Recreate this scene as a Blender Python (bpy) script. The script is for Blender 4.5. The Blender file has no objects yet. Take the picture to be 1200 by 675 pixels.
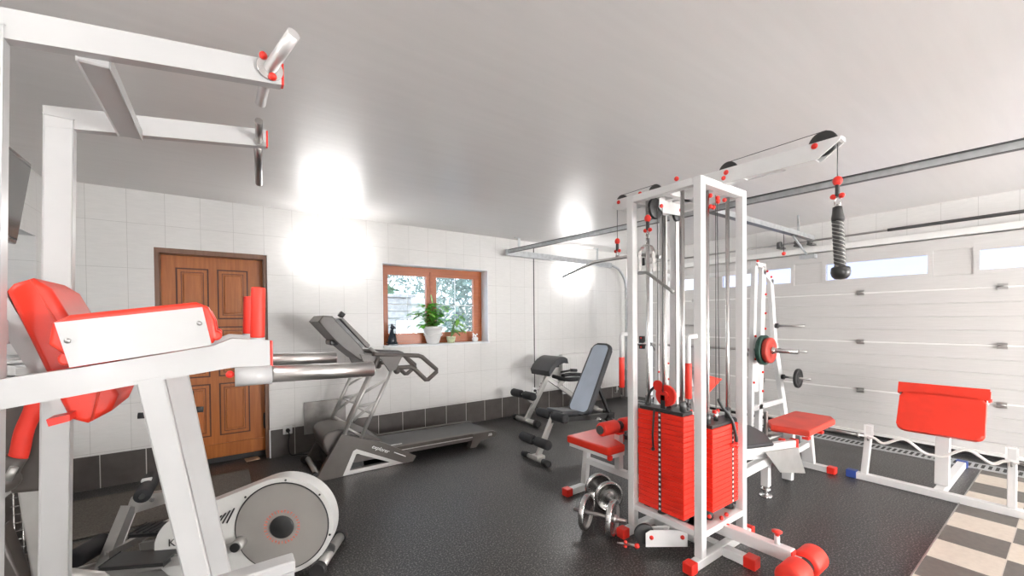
import bpy, bmesh, math, random
from mathutils import Vector, Matrix, noise
random.seed(7)
sc = bpy.context.scene
COL = sc.collection
PI = math.pi
V3 = Vector

# ------------------------------------------------------------------ materials
def new_mat(name):
    m = bpy.data.materials.new(name); m.use_nodes = True
    nt = m.node_tree; nt.nodes.clear()
    out = nt.nodes.new('ShaderNodeOutputMaterial')
    b = nt.nodes.new('ShaderNodeBsdfPrincipled')
    nt.links.new(b.outputs[0], out.inputs[0])
    return m, nt, b

def link(nt, a, b): nt.links.new(a, b)

def noise_node(nt, scale, detail=4, rough=.5, vec=None):
    n = nt.nodes.new('ShaderNodeTexNoise'); n.inputs['Scale'].default_value = scale
    n.inputs['Detail'].default_value = detail; n.inputs['Roughness'].default_value = rough
    if vec is None:
        tc = nt.nodes.new('ShaderNodeTexCoord'); vec = tc.outputs['Object']
    link(nt, vec, n.inputs['Vector'])
    return n

def ramp(nt, fac, stops):
    r = nt.nodes.new('ShaderNodeValToRGB')
    el = r.color_ramp.elements
    while len(el) < len(stops): el.new(.5)
    for e, (p, c) in zip(el, stops):
        e.position = p; e.color = (*c, 1) if len(c) == 3 else c
    link(nt, fac, r.inputs[0])
    return r

def bump(nt, b, h, strength=.1, dist=.01):
    n = nt.nodes.new('ShaderNodeBump'); n.inputs['Strength'].default_value = strength
    n.inputs['Distance'].default_value = dist
    link(nt, h, n.inputs['Height']); link(nt, n.outputs[0], b.inputs['Normal'])

def mat(name, col, rough=.5, metal=0., spec=.5, var=.06, nscale=12., bmp=0., bscale=60., coat=0., emis=None, trans=0.):
    m, nt, b = new_mat(name)
    n = noise_node(nt, nscale)
    lo = tuple(max(0, c*(1-var)) for c in col); hi = tuple(min(1, c*(1+var)) for c in col)
    r = ramp(nt, n.outputs['Fac'], [(.3, lo), (.7, hi)])
    link(nt, r.outputs[0], b.inputs['Base Color'])
    b.inputs['Roughness'].default_value = rough; b.inputs['Metallic'].default_value = metal
    b.inputs['Specular IOR Level'].default_value = spec
    b.inputs['Coat Weight'].default_value = coat; b.inputs['Coat Roughness'].default_value = .1
    b.inputs['Transmission Weight'].default_value = trans
    if bmp:
        n2 = noise_node(nt, bscale, 3)
        bump(nt, b, n2.outputs['Fac'], bmp, .004)
    if emis:
        b.inputs['Emission Color'].default_value = (*emis[0], 1); b.inputs['Emission Strength'].default_value = emis[1]
    return m

M = {}
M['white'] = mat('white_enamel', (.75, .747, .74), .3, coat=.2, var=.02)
M['red'] = mat('red_vinyl', (.74, .035, .015), .36, var=.05, bmp=.05, bscale=150)
M['redgrip'] = mat('red_foam', (.78, .035, .018), .5, var=.04)
M['redplastic'] = mat('red_plastic', (.75, .03, .018), .35, var=.04)
M['redstack'] = mat('red_powder_coat', (.82, .028, .012), .42, var=.05)
M['redseat'] = mat('matt_red_vinyl', (.66, .055, .03), .45, var=.12, nscale=5)
M['chrome'] = mat('polished_chrome', (.66, .65, .64), .27, 1, var=.03)
M['steel'] = mat('satin_steel', (.45, .44, .43), .33, 1, var=.08)
M['galv'] = mat('galvanised_steel', (.55, .57, .58), .4, .7, var=.12, nscale=20)
M['palesteel'] = mat('pale_steel_tube', (.8, .79, .78), .35, .6, var=.03)
M['whitenear'] = mat('dimmed_white_enamel', (.47, .468, .466), .3, coat=.15, var=.02)  # white enamel darkened to offset the strong light on the near tower
M['brushed'] = mat('brushed_steel', (.62, .6, .58), .36, 1, var=.04)
M['black'] = mat('black_rubber', (.022, .021, .021), .5, var=.2)
M['blackplastic'] = mat('black_plastic', (.03, .03, .03), .35, var=.15)
M['blackvinyl'] = mat('black_vinyl', (.035, .036, .04), .33, var=.15, bmp=.05, bscale=120)
M['foam'] = mat('black_foam', (.025, .025, .027), .75, var=.2, bmp=.15, bscale=200)
M['greyplastic'] = mat('warm_grey_plastic', (.088, .076, .068), .38, var=.1)
M['greylight'] = mat('light_grey_plastic', (.5, .49, .47), .4, var=.04)
M['silver'] = mat('silver_paint', (.52, .51, .49), .35, .6, var=.06)
M['housing'] = mat('pale_grey_plastic', (.66, .655, .63), .35, var=.03)
M['disc'] = mat('brushed_grey_disc', (.38, .36, .335), .32, .25, var=.06, nscale=4)
M['lettered'] = mat('red_print', (.75, .16, .1), .5)
M['blackprint'] = mat('black_print', (.02, .02, .02), .4)
M['whiteprint'] = mat('white_print', (.85, .85, .85), .4)
M['blue'] = mat('blue_plastic', (.03, .07, .3), .4)
M['greenplate'] = mat('green_rubber_plate', (.014, .05, .036), .5, var=.15)
M['redplate'] = mat('red_rubber_plate', (.45, .045, .03), .45, var=.15)
M['plaster'] = mat('white_reveal_plaster', (.8, .82, .84), .6, var=.02)
M['radiator'] = mat('white_radiator_enamel', (.82, .81, .79), .35, var=.02)
M['cable'] = mat('steel_cable', (.12, .12, .12), .4, .6)
M['cat'] = mat('dark_blue_ceramic', (.015, .022, .035), .2, var=.3)
M['pot'] = mat('white_ceramic', (.82, .81, .8), .25, var=.03)
M['leaf'] = mat('leaf_green', (.13, .42, .04), .4, var=.5, nscale=25)
M['leaf2'] = mat('pale_leaf_green', (.3, .6, .12), .4, var=.4, nscale=25)
M['stem'] = mat('plant_stem', (.1, .2, .03), .6, var=.3)
M['palepot'] = mat('variegated_pale_pot', (.62, .66, .42), .4, var=.25, nscale=30)
M['soil'] = mat('potting_soil', (.04, .025, .015), .9, var=.4)
M['socket'] = mat('socket_white', (.82, .82, .81), .3, var=.01)
M['benchface'] = mat('glossy_blue_grey_vinyl', (.46, .53, .62), .25, var=.08, nscale=4)
M['screen'] = mat('tv_screen', (.12, .115, .11), .15, .2, var=.05)
M['bezel'] = mat('tv_bezel', (.25, .24, .235), .25, .5, var=.05)
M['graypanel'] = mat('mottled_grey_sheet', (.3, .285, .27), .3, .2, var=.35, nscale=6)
M['bush'] = mat('frosted_foliage', (.13, .21, .18), .8, var=.6, nscale=9)
M['bush2'] = mat('dull_green_foliage', (.12, .22, .12), .8, var=.6, nscale=9)
M['stonepier'] = mat('stacked_stone', (.4, .39, .37), .8, var=.25, nscale=14)
M['outwall'] = mat('cream_render', (.7, .66, .58), .8, var=.08)
M['snow'] = mat('pale_ground', (.7, .72, .74), .8, var=.1)
M['clay'] = mat('brown_clay_tile', (.42, .28, .18), .6, var=.1)
M['panel'] = mat('fill_panel_glow', (.9, .9, .9), .4, emis=((1., .99, .985), 54.), var=.01)  # glow of the added fill panels
M['lamp'] = mat('opal_lamp_glass', (.9, .9, .9), .3, emis=((1., .985, .97), 13.), var=.01)

# speckled rubber flooring
def floor_mat():
    m, nt, b = new_mat('black_rubber_floor')
    tc = nt.nodes.new('ShaderNodeTexCoord')
    n = noise_node(nt, 95, 4, .75, tc.outputs['Object'])
    n2 = noise_node(nt, 1.3, 5, .6, tc.outputs['Object'])
    r = ramp(nt, n.outputs['Fac'], [(.45, (.012, .0115, .011)), (.53, (.027, .026, .0255)), (.61, (.20, .194, .19))])
    r2 = ramp(nt, n2.outputs['Fac'], [(.3, (.82, .8, .78)), (.7, (1.15, 1.12, 1.1))])
    mx = nt.nodes.new('ShaderNodeMix'); mx.data_type = 'RGBA'; mx.blend_type = 'MULTIPLY'; mx.inputs['Factor'].default_value = 1
    link(nt, r.outputs[0], mx.inputs['A']); link(nt, r2.outputs[0], mx.inputs['B'])
    # seams between one metre mats
    br = nt.nodes.new('ShaderNodeTexBrick'); br.offset = 0
    br.inputs['Scale'].default_value = 1; br.inputs['Brick Width'].default_value = 1.0; br.inputs['Row Height'].default_value = 1.0
    br.inputs['Mortar Size'].default_value = .002; br.inputs['Mortar Smooth'].default_value = .1
    br.inputs['Color1'].default_value = (1, 1, 1, 1); br.inputs['Color2'].default_value = (1, 1, 1, 1); br.inputs['Mortar'].default_value = (.45, .45, .45, 1)
    mp = nt.nodes.new('ShaderNodeMapping'); mp.inputs['Location'].default_value = (-.55, -.35, 0)
    link(nt, tc.outputs['Object'], mp.inputs[0]); link(nt, mp.outputs[0], br.inputs['Vector'])
    mx2 = nt.nodes.new('ShaderNodeMix'); mx2.data_type = 'RGBA'; mx2.blend_type = 'MULTIPLY'; mx2.inputs['Factor'].default_value = 1
    link(nt, mx.outputs['Result'], mx2.inputs['A']); link(nt, br.outputs['Color'], mx2.inputs['B'])
    link(nt, mx2.outputs['Result'], b.inputs['Base Color'])
    rr = ramp(nt, n2.outputs['Fac'], [(.3, (.30, .30, .30)), (.7, (.42, .42, .42))])
    link(nt, rr.outputs[0], b.inputs['Roughness'])
    b.inputs['Specular IOR Level'].default_value = .5
    bump(nt, b, n.outputs['Fac'], .12, .002)
    return m
M['floor'] = floor_mat()

def wall_tile_mat(name, axis, base=(.74, .728, .71)):
    m, nt, b = new_mat(name)
    tc = nt.nodes.new('ShaderNodeTexCoord'); sx = nt.nodes.new('ShaderNodeSeparateXYZ'); cx = nt.nodes.new('ShaderNodeCombineXYZ')
    link(nt, tc.outputs['Object'], sx.inputs[0])
    def off(o, v):
        a = nt.nodes.new('ShaderNodeMath'); a.operation = 'ADD'; a.inputs[1].default_value = v; link(nt, o, a.inputs[0]); return a.outputs[0]
    link(nt, off(sx.outputs[axis], -.104 + .265*20), cx.inputs[0])
    link(nt, off(sx.outputs['Z'], -.312 + .41*4), cx.inputs[1])
    br = nt.nodes.new('ShaderNodeTexBrick'); br.offset = 0
    br.inputs['Scale'].default_value = 1; br.inputs['Brick Width'].default_value = .265; br.inputs['Row Height'].default_value = .41
    br.inputs['Mortar Size'].default_value = .0016; br.inputs['Mortar Smooth'].default_value = .2; br.inputs['Bias'].default_value = 0
    br.inputs['Color1'].default_value = (*base, 1); br.inputs['Color2'].default_value = (*[c*.975 for c in base], 1)
    br.inputs['Mortar'].default_value = (.5, .485, .465, 1)
    link(nt, cx.outputs[0], br.inputs['Vector'])
    # linen-like faint cross hatch
    mp = nt.nodes.new('ShaderNodeMapping'); mp.inputs['Scale'].default_value = (1, 1, 6)
    link(nt, tc.outputs['Object'], mp.inputs[0])
    n = noise_node(nt, 9, 6, .65, mp.outputs[0])
    r = ramp(nt, n.outputs['Fac'], [(.3, (.95, .95, .95)), (.7, (1.02, 1.02, 1.02))])
    mx = nt.nodes.new('ShaderNodeMix'); mx.data_type = 'RGBA'; mx.blend_type = 'MULTIPLY'; mx.inputs['Factor'].default_value = 1
    link(nt, br.outputs['Color'], mx.inputs['A']); link(nt, r.outputs[0], mx.inputs['B'])
    link(nt, mx.outputs['Result'], b.inputs['Base Color'])
    b.inputs['Roughness'].default_value = .36
    inv = nt.nodes.new('ShaderNodeMath'); inv.operation = 'SUBTRACT'; inv.inputs[0].default_value = 1; link(nt, br.outputs['Fac'], inv.inputs[1])
    bump(nt, b, inv.outputs[0], .25, .002)
    return m
M['tileX'] = wall_tile_mat('pale_wall_tiles', 'X')
M['tileY'] = wall_tile_mat('pale_wall_tiles_side', 'Y')

def base_tile_mat():
    m, nt, b = new_mat('dark_skirting_tiles')
    tc = nt.nodes.new('ShaderNodeTexCoord'); sx = nt.nodes.new('ShaderNodeSeparateXYZ')
    link(nt, tc.outputs['Object'], sx.inputs[0])
    su = nt.nodes.new('ShaderNodeMath'); su.operation = 'ADD'; link(nt, sx.outputs['X'], su.inputs[0]); link(nt, sx.outputs['Y'], su.inputs[1])
    a = nt.nodes.new('ShaderNodeMath'); a.operation = 'SUBTRACT'; a.inputs[1].default_value = 5.012 + .015; link(nt, su.outputs[0], a.inputs[0])
    d = nt.nodes.new('ShaderNodeMath'); d.operation = 'DIVIDE'; d.inputs[1].default_value = .305; link(nt, a.outputs[0], d.inputs[0])
    f = nt.nodes.new('ShaderNodeMath'); f.operation = 'FRACT'; link(nt, d.outputs[0], f.inputs[0])
    c = nt.nodes.new('ShaderNodeMath'); c.operation = 'LESS_THAN'; c.inputs[1].default_value = .022; link(nt, f.outputs[0], c.inputs[0])
    n = noise_node(nt, 8, 6, .6)
    r = ramp(nt, n.outputs['Fac'], [(.3, (.075, .065, .06)), (.7, (.105, .092, .085))])
    mx = nt.nodes.new('ShaderNodeMix'); mx.data_type = 'RGBA'
    link(nt, c.outputs[0], mx.inputs['Factor']); link(nt, r.outputs[0], mx.inputs['A']); mx.inputs['B'].default_value = (.6, .58, .55, 1)
    link(nt, mx.outputs['Result'], b.inputs['Base Color']); b.inputs['Roughness'].default_value = .4
    return m
M['basetile'] = base_tile_mat()

def ceiling_mat():
    m, nt, b = new_mat('satin_grey_ceiling')
    tc = nt.nodes.new('ShaderNodeTexCoord')
    mp = nt.nodes.new('ShaderNodeMapping'); mp.inputs['Scale'].default_value = (.6, 7, 1)
    link(nt, tc.outputs['Object'], mp.inputs[0])
    n = noise_node(nt, 2.5, 5, .55, mp.outputs[0])
    r = ramp(nt, n.outputs['Fac'], [(.3, (.70, .68, .668)), (.7, (.73, .71, .698))])
    link(nt, r.outputs[0], b.inputs['Base Color'])
    b.inputs['Roughness'].default_value = .36; b.inputs['Specular IOR Level'].default_value = .6
    bump(nt, b, n.outputs['Fac'], .12, .02)
    return m
M['ceiling'] = ceiling_mat()

def checker_mat():
    m, nt, b = new_mat('checker_floor_tiles')
    tc = nt.nodes.new('ShaderNodeTexCoord'); sx = nt.nodes.new('ShaderNodeSeparateXYZ')
    link(nt, tc.outputs['Object'], sx.inputs[0])
    def cell(o, off, size):
        a = nt.nodes.new('ShaderNodeMath'); a.operation = 'SUBTRACT'; a.inputs[1].default_value = off; link(nt, o, a.inputs[0])
        d = nt.nodes.new('ShaderNodeMath'); d.operation = 'DIVIDE'; d.inputs[1].default_value = size; link(nt, a.outputs[0], d.inputs[0])
        fl = nt.nodes.new('ShaderNodeMath'); fl.operation = 'FLOOR'; link(nt, d.outputs[0], fl.inputs[0])
        fr = nt.nodes.new('ShaderNodeMath'); fr.operation = 'FRACT'; link(nt, d.outputs[0], fr.inputs[0])
        g = nt.nodes.new('ShaderNodeMath'); g.operation = 'LESS_THAN'; g.inputs[1].default_value = .018; link(nt, fr.outputs[0], g.inputs[0])
        return fl.outputs[0], g.outputs[0]
    fx, gx = cell(sx.outputs['X'], 3.45 - .31*40, .31); fy, gy = cell(sx.outputs['Y'], .546 - .291*20, .291)
    s = nt.nodes.new('ShaderNodeMath'); s.operation = 'ADD'; link(nt, fx, s.inputs[0]); link(nt, fy, s.inputs[1])
    md = nt.nodes.new('ShaderNodeMath'); md.operation = 'MODULO'; md.inputs[1].default_value = 2; link(nt, s.outputs[0], md.inputs[0])
    mx = nt.nodes.new('ShaderNodeMix'); mx.data_type = 'RGBA'; link(nt, md.outputs[0], mx.inputs['Factor'])
    n = noise_node(nt, 30, 5)
    ra = ramp(nt, n.outputs['Fac'], [(.3, (.10, .09, .08)), (.7, (.13, .115, .1))])
    rb = ramp(nt, n.outputs['Fac'], [(.3, (.54, .47, .4)), (.7, (.6, .53, .45))])
    link(nt, ra.outputs[0], mx.inputs['A']); link(nt, rb.outputs[0], mx.inputs['B'])
    g = nt.nodes.new('ShaderNodeMath'); g.operation = 'MAXIMUM'; link(nt, gx, g.inputs[0]); link(nt, gy, g.inputs[1])
    m2 = nt.nodes.new('ShaderNodeMix'); m2.data_type = 'RGBA'; link(nt, g.outputs[0], m2.inputs['Factor'])
    link(nt, mx.outputs['Result'], m2.inputs['A']); m2.inputs['B'].default_value = (.5, .44, .38, 1)
    link(nt, m2.outputs['Result'], b.inputs['Base Color']); b.inputs['Roughness'].default_value = .45
    return m
M['checker'] = checker_mat()

def wood_mat(name, dark, light, axis='Z', scale=1.):
    m, nt, b = new_mat(name)
    tc = nt.nodes.new('ShaderNodeTexCoord'); mp = nt.nodes.new('ShaderNodeMapping')
    mp.inputs['Scale'].default_value = (28*scale, 28*scale, 1.6*scale) if axis == 'Z' else (1.6*scale, 28*scale, 28*scale)
    link(nt, tc.outputs['Object'], mp.inputs[0])
    n = noise_node(nt, 1.5, 6, .6, mp.outputs[0])
    r = ramp(nt, n.outputs['Fac'], [(.25, dark), (.75, light)])
    link(nt, r.outputs[0], b.inputs['Base Color']); b.inputs['Roughness'].default_value = .35
    return m
M['door'] = wood_mat('orange_brown_door_wood', (.31, .085, .014), (.48, .155, .03))
M['doorgroove'] = mat('dark_door_groove', (.09, .025, .008), .5)  # darker brown for the outlines around the door panels
M['winwood'] = wood_mat('window_wood', (.30, .07, .018), (.42, .115, .035), 'X')
M['casing'] = wood_mat('dark_door_casing', (.13, .06, .035), (.2, .1, .06))

def carpet_mat():
    m, nt, b = new_mat('brown_grey_carpet')
    n = noise_node(nt, 120, 4, .7); n2 = noise_node(nt, 3, 4)
    r = ramp(nt, n.outputs['Fac'], [(.3, (.075, .066, .056)), (.7, (.2, .18, .155))])
    link(nt, r.outputs[0], b.inputs['Base Color']); b.inputs['Roughness'].default_value = .9
    bump(nt, b, n.outputs['Fac'], .6, .004)
    return m
M['carpet'] = carpet_mat()

def garage_mat():
    m, nt, b = new_mat('woodgrain_garage_panel')
    tc = nt.nodes.new('ShaderNodeTexCoord'); mp = nt.nodes.new('ShaderNodeMapping'); mp.inputs['Scale'].default_value = (1, 3, 60)
    link(nt, tc.outputs['Object'], mp.inputs[0])
    n = noise_node(nt, 2, 5, .6, mp.outputs[0])
    r = ramp(nt, n.outputs['Fac'], [(.3, (.57, .555, .54)), (.7, (.62, .605, .59))])
    link(nt, r.outputs[0], b.inputs['Base Color']); b.inputs['Roughness'].default_value = .45
    bump(nt, b, n.outputs['Fac'], .15, .003)
    return m
M['garage'] = garage_mat()

def glass_mat(name, tint=(1, 1, 1), mixf=.08, rough=.0):
    m = bpy.data.materials.new(name); m.use_nodes = True; nt = m.node_tree; nt.nodes.clear()
    out = nt.nodes.new('ShaderNodeOutputMaterial'); t = nt.nodes.new('ShaderNodeBsdfTransparent'); g = nt.nodes.new('ShaderNodeBsdfGlossy')
    t.inputs[0].default_value = (*tint, 1); g.inputs['Roughness'].default_value = rough
    n = noise_node(nt, 3, 3); r = ramp(nt, n.outputs['Fac'], [(0, (mixf*.9,)*3), (1, (mixf*1.1,)*3)])
    mx = nt.nodes.new('ShaderNodeMixShader'); link(nt, r.outputs[0], mx.inputs[0])
    link(nt, t.outputs[0], mx.inputs[1]); link(nt, g.outputs[0], mx.inputs[2]); link(nt, mx.outputs[0], out.inputs[0])
    return m
M['glass'] = glass_mat('window_glass', (.80, .86, .90))
M['acrylic'] = glass_mat('acrylic_pane', (.50, .53, .66), .12, .1)

def rope_mat():
    m, nt, b = new_mat('black_twisted_rope')
    n = noise_node(nt, 150, 4); r = ramp(nt, n.outputs['Fac'], [(.3, (.03, .029, .028)), (.7, (.08, .077, .075))])
    link(nt, r.outputs[0], b.inputs['Base Color']); b.inputs['Roughness'].default_value = .55
    return m
M['rope'] = rope_mat()

# ------------------------------------------------------------------ mesh builder
def basis(z, up=(0, 0, 1)):
    z = Vector(z).normalized(); up = Vector(up)
    if abs(z.dot(up.normalized())) > .98: up = Vector((1, 0, 0))
    x = up.cross(z).normalized(); y = z.cross(x)
    return Matrix((x, y, z)).transposed()

class MB:
    def __init__(s): s.bm = bmesh.new()
    def box(s, x0, x1, y0, y1, z0, z1, bev=0, seg=2):
        r = bmesh.ops.create_cube(s.bm, size=1)
        vs = r['verts']
        for v in vs:
            v.co = Vector(((x0+x1)/2 + v.co.x*(x1-x0), (y0+y1)/2 + v.co.y*(y1-y0), (z0+z1)/2 + v.co.z*(z1-z0)))
        if bev: s._bev(vs, bev, seg)
        return s
    def _bev(s, vs, bev, seg):
        es = list({e for v in vs for e in v.link_edges})
        r = bmesh.ops.bevel(s.bm, geom=es, offset=bev, segments=seg, affect='EDGES', profile=.5)
        if seg > 2:
            for f in r['faces']: f.smooth = True
    def obox(s, c, size, rot, bev=0, seg=2):
        """oriented box: rot is a 3x3 with the box axes in its columns"""
        r = bmesh.ops.create_cube(s.bm, size=1); c = Vector(c)
        for v in r['verts']:
            v.co = c + rot @ Vector((v.co.x*size[0], v.co.y*size[1], v.co.z*size[2]))
        if bev: s._bev(r['verts'], bev, seg)
        return s
    def bar(s, p0, p1, w, h, up=(0, 0, 1), bev=0.004):
        """rectangular tube from p0 to p1, w across, h along up"""
        p0 = Vector(p0); p1 = Vector(p1)
        return s.obox((p0+p1)/2, (w, h, (p1-p0).length), basis(p1-p0, up), bev, 1)
    def cyl(s, p0, p1, r, r2=None, seg=20, smooth=True):
        p0 = Vector(p0); p1 = Vector(p1); B = basis(p1-p0); r2 = r if r2 is None else r2
        a = []; b = []
        for i in range(seg):
            t = 2*PI*i/seg; d = B @ Vector((math.cos(t), math.sin(t), 0))
            a.append(s.bm.verts.new(p0+d*r)); b.append(s.bm.verts.new(p1+d*r2))
        for i in range(seg):
            f = s.bm.faces.new((a[i], a[(i+1) % seg], b[(i+1) % seg], b[i])); f.smooth = smooth
        s.bm.faces.new(a[::-1]); s.bm.faces.new(b)
        return s
    def lathe(s, p0, d, prof, seg=28):
        """profile [(radius, distance along d)]"""
        p0 = Vector(p0); d = Vector(d).normalized(); B = basis(d); rings = []
        for r, t in prof:
            ring = []
            for i in range(seg):
                a = 2*PI*i/seg
                ring.append(s.bm.verts.new(p0 + d*t + B @ Vector((math.cos(a)*max(r, 1e-4), math.sin(a)*max(r, 1e-4), 0))))
            rings.append(ring)
        for k in range(len(rings)-1):
            for i in range(seg):
                f = s.bm.faces.new((rings[k][i], rings[k][(i+1) % seg], rings[k+1][(i+1) % seg], rings[k+1][i])); f.smooth = True
        s.bm.faces.new(rings[0][::-1]); s.bm.faces.new(rings[-1])
        return s
    def sphere(s, c, r, seg=14, scale=(1, 1, 1)):
        q = bmesh.ops.create_uvsphere(s.bm, u_segments=seg, v_segments=max(6, seg//2+2), radius=r)
        for v in q['verts']:
            v.co = Vector((v.co.x*scale[0], v.co.y*scale[1], v.co.z*scale[2])) + Vector(c)
            for f in v.link_faces: f.smooth = True
        return s
    def tube(s, pts, r, seg=12, curve=0, cap=True):
        P = [Vector(p) for p in pts]
        if curve and len(P) > 2:
            Q = []
            for i in range(len(P)-1):
                a = P[max(i-1, 0)]; b = P[i]; c = P[i+1]; d = P[min(i+2, len(P)-1)]
                for k in range(curve):
                    t = k/curve
                    Q.append(.5*((2*b)+(c-a)*t+(2*a-5*b+4*c-d)*t*t+(3*b-a-3*c+d)*t**3))
            Q.append(P[-1]); P = Q
        rings = []; nrm = None
        for i, p in enumerate(P):
            t = (P[min(i+1, len(P)-1)] - P[max(i-1, 0)]).normalized()
            if nrm is None: nrm = basis(t).col[0].copy()
            nrm = (nrm - t*nrm.dot(t)).normalized(); bn = t.cross(nrm)
            rr = r[i*(len(r)-1)//max(1, len(P)-1)] if isinstance(r, (list, tuple)) else r
            k = 1.0
            if 0 < i < len(P)-1:
                ca = (P[i+1]-P[i]).normalized().dot((P[i]-P[i-1]).normalized()); k = min(1.6, 1/max(.5, math.cos(math.acos(max(-1, min(1, ca)))/2)))
            rings.append([s.bm.verts.new(p + (nrm*math.cos(2*PI*j/seg)+bn*math.sin(2*PI*j/seg))*rr) for j in range(seg)])
        for k in range(len(rings)-1):
            for i in range(seg):
                f = s.bm.faces.new((rings[k][i], rings[k][(i+1) % seg], rings[k+1][(i+1) % seg], rings[k+1][i])); f.smooth = True
        if cap: s.bm.faces.new(rings[0][::-1]); s.bm.faces.new(rings[-1])
        return s
    def poly(s, pts, off, bev=0, holes=None):
        """prism: 3D outline points extruded by vector off"""
        off = Vector(off)
        a = [s.bm.verts.new(Vector(p)) for p in pts]; b = [s.bm.verts.new(Vector(p)+off) for p in pts]
        n = len(a)
        f1 = s.bm.faces.new(a[::-1]); f2 = s.bm.faces.new(b)
        for i in range(n): s.bm.faces.new((a[i], a[(i+1) % n], b[(i+1) % n], b[i]))
        if bev:
            es = [e for e in f1.edges] + [e for e in f2.edges]
            bmesh.ops.bevel(s.bm, geom=es, offset=bev, segments=3, affect='EDGES', profile=.5)
        return s
    def frame(s, outer, inner, off):
        """ring prism between two outlines with the same number of points"""
        off = Vector(off); n = len(outer)
        O = [s.bm.verts.new(Vector(p)) for p in outer]; I = [s.bm.verts.new(Vector(p)) for p in inner]
        O2 = [s.bm.verts.new(Vector(p)+off) for p in outer]; I2 = [s.bm.verts.new(Vector(p)+off) for p in inner]
        for i in range(n):
            j = (i+1) % n
            s.bm.faces.new((O[i], O[j], I[j], I[i])); s.bm.faces.new((O2[j], O2[i], I2[i], I2[j]))
            s.bm.faces.new((O[j], O[i], O2[i], O2[j])); s.bm.faces.new((I[i], I[j], I2[j], I2[i]))
        return s
    def build(s, name, m, parent=None, smooth=False):
        bmesh.ops.recalc_face_normals(s.bm, faces=s.bm.faces)
        me = bpy.data.meshes.new(name)
        if parent is None and not getattr(s, 'world', False):
            vs = [v.co for v in s.bm.verts]
            c = Vector(((min(v.x for v in vs)+max(v.x for v in vs))/2, (min(v.y for v in vs)+max(v.y for v in vs))/2, min(v.z for v in vs)))
            for v in s.bm.verts: v.co -= c
        else: c = Vector((0, 0, 0))
        s.bm.to_mesh(me); s.bm.free()
        if smooth:
            for p in me.polygons: p.use_smooth = True
            me.set_sharp_from_angle(angle=math.radians(50))
        me.materials.append(M[m] if isinstance(m, str) else m)
        o = bpy.data.objects.new(name, me); COL.objects.link(o); o.location = c
        if smooth: wm = o.modifiers.new('weighted', 'WEIGHTED_NORMAL'); wm.keep_sharp = True
        if parent is not None:
            r = parent
            while r.parent: r = r.parent
            o.parent = parent
            o.matrix_parent_inverse = (Matrix.Translation(r.location).inverted() if parent is r else Matrix.Identity(4))
        return o

def thing(name, label, cat, loc, group=None):
    o = bpy.data.objects.new(name, None); COL.objects.link(o); o.location = loc
    o.empty_display_size = .1
    o['label'] = label; o['category'] = cat
    if group: o['group'] = group
    return o
def tag(o, label, cat, group=None):
    o['label'] = label; o['category'] = cat
    if group: o['group'] = group
    return o
def struct(name, mb, m):
    mb.world = True
    o = mb.build(name, m); o['kind'] = 'structure'
    return o
def text_mesh(name, body, size, loc, right, up, m, parent, depth=.001, font_shear=0.):
    cu = bpy.data.curves.new(name, 'FONT'); cu.body = body; cu.size = size; cu.extrude = depth; cu.shear = font_shear
    cu.align_x = 'CENTER'; cu.align_y = 'CENTER'
    ob = bpy.data.objects.new(name+'_curve', cu); COL.objects.link(ob)
    bpy.context.view_layer.update()
    me = bpy.data.meshes.new_from_object(ob.evaluated_get(bpy.context.evaluated_depsgraph_get()))
    bpy.data.objects.remove(ob); bpy.data.curves.remove(cu)
    r = Vector(right).normalized(); u = Vector(up); u = (u - r*u.dot(r)).normalized(); n = r.cross(u)
    R = Matrix((r, u, n)).transposed()
    for v in me.vertices: v.co = Vector(loc) + R @ v.co
    me.materials.clear(); me.materials.append(M[m]); me.name = name
    o = bpy.data.objects.new(name, me); COL.objects.link(o)
    rt = parent
    while rt.parent: rt = rt.parent
    o.parent = parent
    o.matrix_parent_inverse = Matrix.Translation(rt.location).inverted() if parent is rt else Matrix.Identity(4)
    return o

# ------------------------------------------------------------------ room shell
XL, XR, YB, YF, H = -1.2, 6.3, 5.02, -4.5, 2.665
struct('floor', MB().box(XL-.3, XR+.35, YF-.3, YB+.32, -.15, 0), 'floor')
struct('ceiling', MB().box(XL-.3, XR+.35, YF-.3, YB+.32, H, H+.15), 'ceiling')
w = MB()
w.box(XL-.3, -.51, YB, YB+.3, 0, H); w.box(-.51, .394, YB, YB+.3, 2.156, H); w.box(.394, 1.614, YB, YB+.3, 0, H)
w.box(1.614, 3.15, YB, YB+.3, 0, 1.133); w.box(1.614, 3.15, YB, YB+.3, 2.17, H); w.box(3.15, XR+.35, YB, YB+.3, 0, H)
struct('wall_back', w, 'tileX')
w = MB()   # left wall with a window niche
w.box(XL-.3, XL, YF-.3, 3.5, 0, H); w.box(XL-.3, XL, 3.5, 4.84, 0, 1.21); w.box(XL-.3, XL, 3.5, 4.84, 2.15, H); w.box(XL-.3, XL, 4.84, YB, 0, H)
struct('wall_left', w, 'tileY')
struct('wall_front', MB().box(XL, XR+.35, YF-.3, YF, 0, H), 'tileX')
w = MB()   # garage wall: lintel and side piers
w.box(XR, XR+.3, YF, YB, 2.277, H); w.box(XR, XR+.3, 4.55, YB, 0, 2.277); w.box(XR, XR+.3, YF, -.9, 0, 2.277)
struct('wall_right', w, 'tileY')
b = MB(); b.box(XL, -.51, YB-.008, YB, 0, .292); b.box(.394, XR, YB-.008, YB, 0, .292)
struct('baseboard_back', b, 'basetile')
struct('baseboard_left', MB().box(XL, XL+.008, YF, YB-.008, 0, .292), 'basetile')
struct('trim_1', MB().box(.388, .4, YB-.012, YB, 0, .3), 'whiteprint')            # white corner strip at the door
struct('trim_2', MB().box(3.99, 4.003, YB-.006, YB+.002, .29, 2.6), 'black')      # dark expansion joint
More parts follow.
